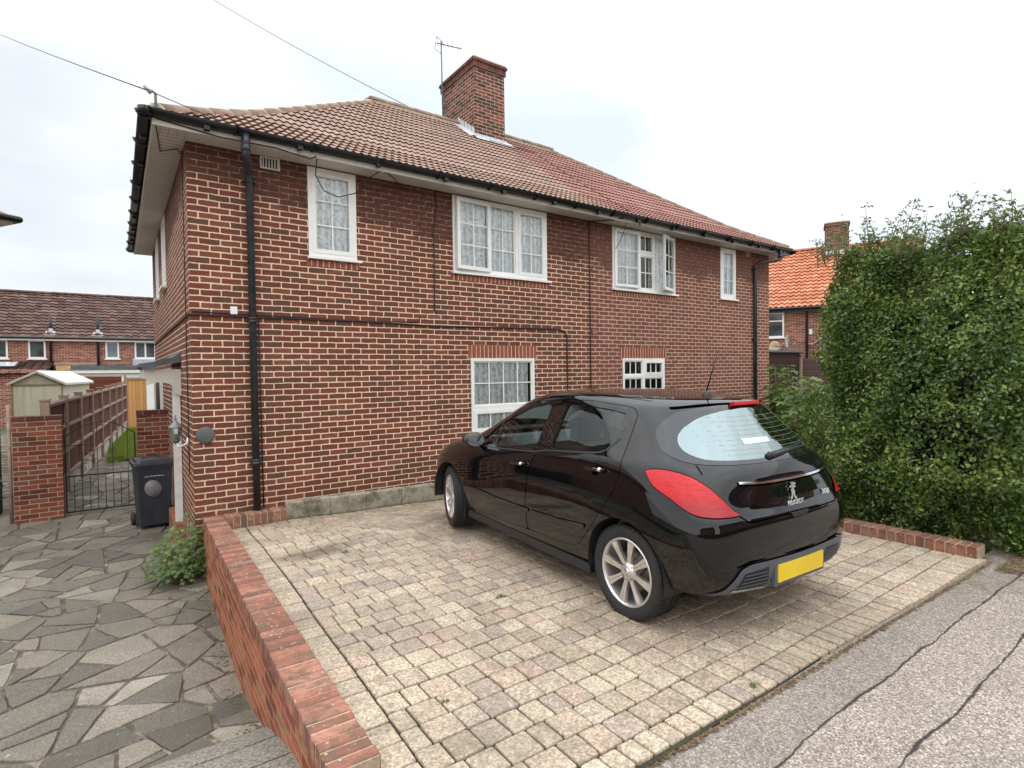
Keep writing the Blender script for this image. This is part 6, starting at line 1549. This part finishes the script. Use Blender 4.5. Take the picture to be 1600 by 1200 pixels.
# shut lines
def seam(pts, ray, w=.007, closed=False, name='shut_line'):
    P = smooth_poly(pts, 5, closed)
    if closed: P.append(P[0])
    return strip(name, P, w, M['seam'], car, ray, .0012)
M['seam'] = plain('shut_line_shadow', (.001, .001, .001), .9, spec=0.)
for s in (1, -1):
    d = cdt_panel('door', round_poly(FDOOR, .03), side_ray(s), M['paint'], car, off=.0016, holes=[[(a+(.0), b) for a, b in FWIN]], step=.04)
    seam(round_poly(FDOOR, .03, 2), side_ray(s), closed=True)
    d2 = cdt_panel('door', round_poly(RDOOR, .03), side_ray(s), M['paint'], car, off=.0016, holes=[RWIN], step=.04)
    seam(round_poly(RDOOR, .03, 2), side_ray(s), closed=True)
    for dd, (hx, hz) in ((d, (-.045, .873)), (d2, (-1.02, .972))):
        y = s*.905
        mb = MB(); o, dr = side_ray(s)(hx, hz); loc, n, _, _ = BODY.ray_cast(Vector(o), Vector(dr)); 
        mb.tube([loc+Vector((.10, 0, -.006))+n*.002, loc+Vector((.085, 0, -.004))+n*.030, loc+n*.036, loc+Vector((-.08, 0, .008))+n*.034, loc+Vector((-.10, 0, .012))+n*.002], .013, 8); mb.build('handle', M['paint'], dd)
        mb = MB(); mb.tube([loc+Vector((-.055, 0, .006))+n*.0365, loc+Vector((-.088, 0, .010))+n*.034], .0145, 8); mb.build('handle_tip', M['chrome'], dd)
        cdt_panel('handle_cup', [(hx+.035*math.cos(t), hz-.008+.030*math.sin(t)) for t in [2*math.pi*k/16 for k in range(16)]], side_ray(s), M['seam'], dd, off=.0025, step=.02)
    # rubbing crease and sill trim
    strip('window_seal', smooth_poly([(.84, .935), (.4, .952), (-.18, .993), (-.40, 1.028), (-.90, 1.076), (-1.05, 1.108), (-1.14, 1.20)], 6, False), .012, M['trim_dark'], car, side_ray(s), .004)
    strip('side_moulding', smooth_poly([(.82, .52), (.3, .50), (-.20, .505)], 6, False), .030, M['paint'], d, side_ray(s), .012)
    strip('side_moulding', smooth_poly([(-.23, .505), (-.6, .52), (-.93, .55)], 6, False), .030, M['paint'], d2, side_ray(s), .012)
    # quarter-light divider
    strip('divider', [(.44, .965), (.455, 1.06), (.475, 1.185)], .026, M['trim_dark'], d, side_ray(s), .001)
    # B pillar cover
    cdt_panel('pillar_cover', [(-.215, 1.02), (-.245, 1.226), (-.256, 1.38), (-.443, 1.395), (-.427, 1.30), (-.418, 1.146), (-.405, 1.04)], side_ray(s), gloss, car, off=.002, step=.04)
    strip('roof_channel', smooth_poly([(.20, .535), (.0, .56), (-.4, .575), (-.8, .57), (-1.2, .50)], 5, False), .006, M['seam'], car, lambda x, y, s=s: ((x, s*y, 3), (0, 0, -1)), .002)
    # tail lamps: outline measured on the body (x, y, z)
TL = [(-1.455, .826, 1.027), (-1.50, .808, 1.041), (-1.591, .779, 1.044), (-1.715, .728, 1.022), (-1.812, .683, .97), (-1.887, .63, .895), (-1.93, .588, .835), (-1.950, .555, .806), (-1.925, .64, .800), (-1.88, .737, .801), (-1.81, .79, .812), (-1.733, .813, .845), (-1.66, .825, .885), (-1.574, .84, .924), (-1.516, .841, .959), (-1.475, .835, 1.0)]
TLP = smooth_poly([(math.atan2(PX_-x, y-PY_), z) for x, y, z in TL], 4)
for s in (1, -1):
    tl = cdt_panel('tail_lamp', TLP, fan_ray(s), M['lamp_red'], car, off=.007, step=.022)
    strip('seal', TLP+[TLP[0]], .010, M['seam'], tl, fan_ray(s), .005)
# tailgate shut line from glass corner round the lamp to the bumper
for s in (1, -1):
    seam([(s*.66, 1.085), (s*.665, 1.06), (s*.67, 1.035)], rear_ray, .006)
    seam([(s*.555, .80), (s*.525, .780), (s*.50, .762), (s*.47, .758), (s*.25, .760), (s*.13, .762)], rear_ray, .009)
seam([(.13, .762), (0, .762), (-.13, .762)], rear_ray, .010)
tg = empty('tailgate'); tg.parent = car
strip('chrome_strip', smooth_poly([(.49, .982), (.30, .972), (0, .970), (-.30, .972), (-.49, .982)], 6, False), .014, M['chrome'], tg, rear_ray, .012)
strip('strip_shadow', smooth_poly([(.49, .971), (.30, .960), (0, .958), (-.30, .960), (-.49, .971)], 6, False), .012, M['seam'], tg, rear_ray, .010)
mb = MB(); mb.prism([(-.10, .765), (-.075, .738), (.075, .738), (.10, .765)], -2.018, -1.95, lambda a, b, c: (c, a, b)); mb.build('handle_recess', M['trim_dark'], tg)
def on_rear(y, z, off=.004):
    o, d = rear_ray(y, z); loc, n, _, _ = BODY.ray_cast(Vector(o), Vector(d)); return loc+Vector((-off, 0, 0)), n
# third brake lamp under the spoiler lip
mb = MB(); c, n = on_rear(0, 1.438, 0); mb.obox(c+Vector((-.012, 0, .006)), (.018, 0, -.004), (0, .145, 0), (.003, 0, .012)); mb.build('brake_lamp', M['lamp_red'], car)
strip('spoiler_edge', smooth_poly([(.50, 1.415), (.30, 1.438), (0, 1.442), (-.30, 1.438), (-.50, 1.415)], 6, False), .010, M['seam'], car, rear_ray, .006)
# badges
for body_, size, y, z in (('PEUGEOT', .042, .015, .822), ('308', .050, -.385, .838)):
    c, n = on_rear(y, z, .016); text('lettering', body_, size, M['badge'], tg, c, (R(90-8), 0, R(-90 - (10 if y < -.2 else 0))), .0015)
LION = [(-.02, .05), (.0, .058), (.012, .05), (.03, .052), (.034, .040), (.022, .034), (.034, .022), (.020, .016), (.012, .022), (.008, .006), (.018, -.006), (.012, -.022), (.020, -.040), (.034, -.046), (.030, -.056), (.008, -.054), (.002, -.030), (-.006, -.022), (-.012, -.040), (-.022, -.050), (-.034, -.054), (-.030, -.044), (-.022, -.034), (-.020, -.012), (-.026, .004), (-.014, .014), (-.006, .026), (-.022, .020), (-.034, .024), (-.026, .034), (-.012, .036)]
c, n = on_rear(.012, .893, .008)
mb = MB(); mb.prism(LION, 0, .006, lambda a, b, h: (c.x-h+.0+b*.14, c.y-a, c.z+b)); mb.build('emblem', M['chrome'], tg)
# wiper
mb = MB(); a, _ = on_rear(.11, 1.118, .022); b, _ = on_rear(-.28, 1.142, .022); mb.tube([a, a.lerp(b, .5)+Vector((-.006, 0, .004)), b], .011, 8, rs=[.020, .014, .008]); mb.tube([a+Vector((-.004, 0, 0)), a+Vector((.02, 0, 0))], .026, 12); mb.build('wiper_arm', M['trim_dark'], car)
mb = MB(); a, _ = on_rear(.04, 1.135, .012); b, _ = on_rear(-.36, 1.155, .012); mb.tube([a, a.lerp(b, .5), b], .006, 6); mb.build('wiper_blade', M['trim_dark'], car)
# dealer sticker
cdt_panel('sticker', [(.26, 1.19), (.0, 1.194), (.0, 1.224), (.26, 1.226)], rear_ray, plain('sticker_white', (.55, .68, .74), .4), rw, off=.005)
# bumper insert, number plate
DIFF = round_poly([(.74, .325), (.66, .365), (.61, .43), (.575, .485), (.50, .508), (0, .502), (-.50, .508), (-.575, .485), (-.61, .43), (-.66, .365), (-.74, .325), (-.46, .325), (-.33, .300), (.33, .300), (.46, .325)], .02)
df_ = cdt_panel('bumper_insert', DIFF, rear_ray, M['trim_grey'], car, off=.010, step=.03)
for s in (1, -1):
    cdt_panel('vent_recess', round_poly([(s*.585, .365), (s*.54, .455), (s*.33, .468), (s*.31, .345)], .01), rear_ray, M['trim_dark'], df_, off=.0115, step=.03)
    for k in range(4):
        z = .372+.023*k; strip('vent_slat', [(s*(.575-.012*k), z+.004), (s*.45, z+.003), (s*.325, z)], .007, M['trim_grey'], df_, rear_ray, .018)
    strip('reflector', [(s*.61, .352), (s*.50, .345), (s*.32, .332)], .013, M['chrome'], df_, rear_ray, .016)
strip('seal', [(.60, .500), (.50, .522), (0, .516), (-.50, .522), (-.60, .500)], .008, M['seam'], car, rear_ray, .006)
mb = MB(); x = -2.018; mb.obox((x+.014, -.01, .40), (.012, 0, .0), (0, .285, 0), (.0, 0, .074)); mb.build('plate_holder', M['trim_grey'], car)
mb = MB(); mb.obox((x-.003, -.01, .404), (.004, 0, .0), (0, .26, 0), (0, 0, .0555)); mb.build('number_plate', plain('yellow_plate', (.82, .58, .02), .35, .08, 4), car)
# fuel, aerial, mirrors
mb = MB(); o_ = BODY.ray_cast(Vector((-1.28, 0, 3)), Vector((0, 0, -1)))[0]; mb.lathe([(.032, -.004), (.030, .006), (.016, .030), (.006, .038), (0, .04)], o_, 16); mb.tube([o_+Vector((0, 0, .03)), o_+Vector((-.10, 0, .34))], .004, 6, rs=[.006, .0028]); mb.build('aerial', M['trim_dark'], car)
for s in (1, -1):
    mir = empty('mirror'); mir.parent = car; mir.location = (.70, s*.925, 1.0)
    mb = MB(); mb.smooth = True
    vs = []; fs = []; n = 14; prof = [(-.065, .55), (-.05, .86), (-.015, 1), (.03, .93), (.065, .70), (.085, .35)]
    for x_, f in prof:
        for k in range(n):
            t = 2*math.pi*k/n; vs.append((x_, math.copysign(abs(math.cos(t))**.8, math.cos(t))*.115*f*1, math.copysign(abs(math.sin(t))**.8, math.sin(t))*.075*f))
    for i in range(len(prof)-1):
        for k in range(n): fs.append((i*n+k, i*n+(k+1) % n, (i+1)*n+(k+1) % n, (i+1)*n+k))
    fs.append(tuple(range(5*n, 6*n))); fs.append(tuple(range(n))[::-1]); mb.add(vs, fs); mb.build('housing', M['paint'], mir)
    mb = MB(); mb.prism([(math.cos(t)*.088, math.sin(t)*.055) for t in [2*math.pi*k/20 for k in range(20)]], 0, .004, lambda a, b, c: (-.072-c, a, b)); mb.build('mirror_glass', plain('mirror_glass', (.75, .8, .82), .02, .02, metal=1.), mir)
    mb = MB(); mb.tube([(0, -s*.04, -.05), (.03, -s*.16, -.045)], .022, 8); mb.build('stalk', M['trim_dark'], mir)
# wheels
def wheel(x, s, steer=0.):
    w = empty('wheel'); w.parent = car; w.location = (x, s*.762, .317); w.rotation_euler = (0, 0, steer); Rr = .317
    mb = MB(); prof = [(.225, -.088), (.250, -.106), (.285, -.112), (.306, -.102), (.315, -.080), (.317, -.04), (.3165, -.032), (.3105, -.030), (.3105, -.024), (.3175, -.022), (.3175, .022), (.3105, .024), (.3105, .030), (.3165, .032), (.317, .04), (.315, .080), (.306, .102), (.285, .112), (.250, .106), (.231, .096), (.225, .088)]
    mb.lathe(prof, (0, 0, 0), 64, 'y')
    for k in range(56):
        t = 2*math.pi*k/56
        for sg in (-1, 1): mb.obox((math.cos(t)*.3135, sg*.062, math.sin(t)*.3135), (-math.sin(t)*.013, 0, math.cos(t)*.013), (0, .034, 0), (math.cos(t)*.0048, 0, math.sin(t)*.0048))
    mb.build('tyre', M['rubber'], w)
    mb = MB(); out = s
    mb.lathe([(.232, out*.098), (.226, out*.104), (.219, out*.100), (.213, out*.085), (.205, out*.03), (.203, -out*.09)][:: (1 if s > 0 else 1)], (0, 0, 0), 64, 'y')
    m_ = mb
    for k in range(8):     # paired slightly curved spokes
        t = 2*math.pi*(k+.25)/8; rad = Vector((math.cos(t), 0, math.sin(t))); tan = Vector((-math.sin(t), 0, math.cos(t))); pts = []
        vs = []
        for r_, hw, yo in ((.045, .016, .080), (.13, .020, .089), (.205, .030, .094), (.219, .036, .093)):
            for a_, dy in ((-hw, -.022), (-hw*.92, 0), (-hw*.12, .0), (0, -.006), (hw*.12, 0), (hw*.92, 0), (hw, -.022)):
                vs.append(rad*r_+tan*a_+Vector((0, out*(yo+dy), 0)))
        fs = [(i*7+j, i*7+j+1, (i+1)*7+j+1, (i+1)*7+j) for i in range(3) for j in range(6)]
        if s > 0: fs = [f[::-1] for f in fs]
        m_.add(vs, fs)
    m_.lathe([(0, out*.094), (.026, out*.093), (.034, out*.088), (.062, out*.082), (.066, out*.06)], (0, 0, 0), 28, 'y'); rim = m_.build('rim', M['alloy'], w)
    mb = MB(); mb.lathe([(0, out*.0965), (.024, out*.0955), (.028, out*.090)], (0, 0, 0), 24, 'y'); mb.build('centre_cap', M['chrome'], rim)
    for k in range(4): mb = MB(); t = R(45+90*k); mb.lathe([(0, out*.0840), (.0115, out*.0835), (.0115, out*.06)], (math.cos(t)*.049, 0, math.sin(t)*.049), 10, 'y'); mb.build('wheel_bolt', M['trim_dark'], rim)
    mb = MB(); mb.lathe([(0, out*.02), (.135, out*.02), (.137, out*.0), (.0, -.0)], (0, 0, 0), 40, 'y'); mb.lathe([(.075, out*.045), (.09, out*.02)], (0, 0, 0), 24, 'y'); mb.obox((-.09, out*.03, .07), (.03, 0, .03), (0, .03, 0), (-.04, 0, .04)); mb.build('brake_disc', plain('brake_disc', (.16, .14, .13), .5, .2, 12, metal=.7), w)
    mb = MB(); q_ = [(.356*math.cos(t), .018+.356*math.sin(t)) for t in [R(-12+204*k/30) for k in range(31)]]
    mb.add([(a, s*.125, b) for a, b in q_]+[(a, -s*.2, b) for a, b in q_], [(k, k+1, 32+k, 31+k) for k in range(30)]+[tuple(range(31, 62))]); a_ = mb.build('arch_liner', M['trim_dark'], car); a_.location = (x, s*.762, .317)
for x in (-1.304, 1.304):
    for s in (1, -1): wheel(x, s, -.263 if x > 0 else 0)
# underside and sill
mb = MB(); mb.box(-1.70, 1.85, -.60, .60, .20, .26); mb.build('underbody', M['trim_dark'], car)
for s in (1, -1):
    mb = MB(); mb.obox((0, s*.80, .225), (.93, 0, .0), (0, .05, 0), (0, s*.0, .035)); mb.build('sill', M['trim_dark'], car)
# cabin
cab = empty('cabin'); cab.parent = car
mb = MB(); mb.box(-1.6, 1.2, -.74, .74, .30, .36); mb.box(-1.75, -1.30, -.62, .62, .36, 1.00); mb.prism([(.55, .40), (.55, .93), (.70, 1.0), (1.15, .96), (1.15, .40)], -.70, .70, lambda a, b, c: (a, c, b)); mb.build('trim_panel', M['seat'], cab)
for xx, w_, ys in ((-.10, .25, (.37, -.37)), (-.98, .24, (.42, 0, -.42))):
    for y in ys:
        hi = 1.02 if xx > -.5 else .98
        mb = MB()
        mb.prism(round_poly([(xx+.42, .42), (xx+.42, .58), (xx+.02, .54), (xx-.16, hi), (xx-.27, hi), (xx-.14, .42)], .05), y-w_, y+w_, lambda a, b, c: (a, c, b)); st_ = mb.build('seat', M['seat'], cab)
        mb = MB(); mb.prism(round_poly([(xx-.16, hi+.05), (xx-.18, hi+.24), (xx-.28, hi+.24), (xx-.26, hi+.05)], .04), y-.13, y+.13, lambda a, b, c: (a, c, b)); mb.tube([(xx-.21, y-.05, hi-.05), (xx-.21, y-.05, hi+.1)], .007, 6); mb.tube([(xx-.21, y+.05, hi-.05), (xx-.21, y+.05, hi+.1)], .007, 6); mb.build('headrest', M['seat'], st_)
mb = MB(); mb.tube([(.42+.07*math.sin(t)*.5, -.37+.18*math.cos(t), .93+.165*math.sin(t)) for t in [2*math.pi*k/24 for k in range(25)]], .015, 8); mb.tube([(.42, -.37, .93), (.62, -.37, .88)], .03, 8); mb.bar((.42, -.53, .93), (.42, -.21, .93), .04, .02); mb.build('steering_wheel', M['trim_dark'], cab)
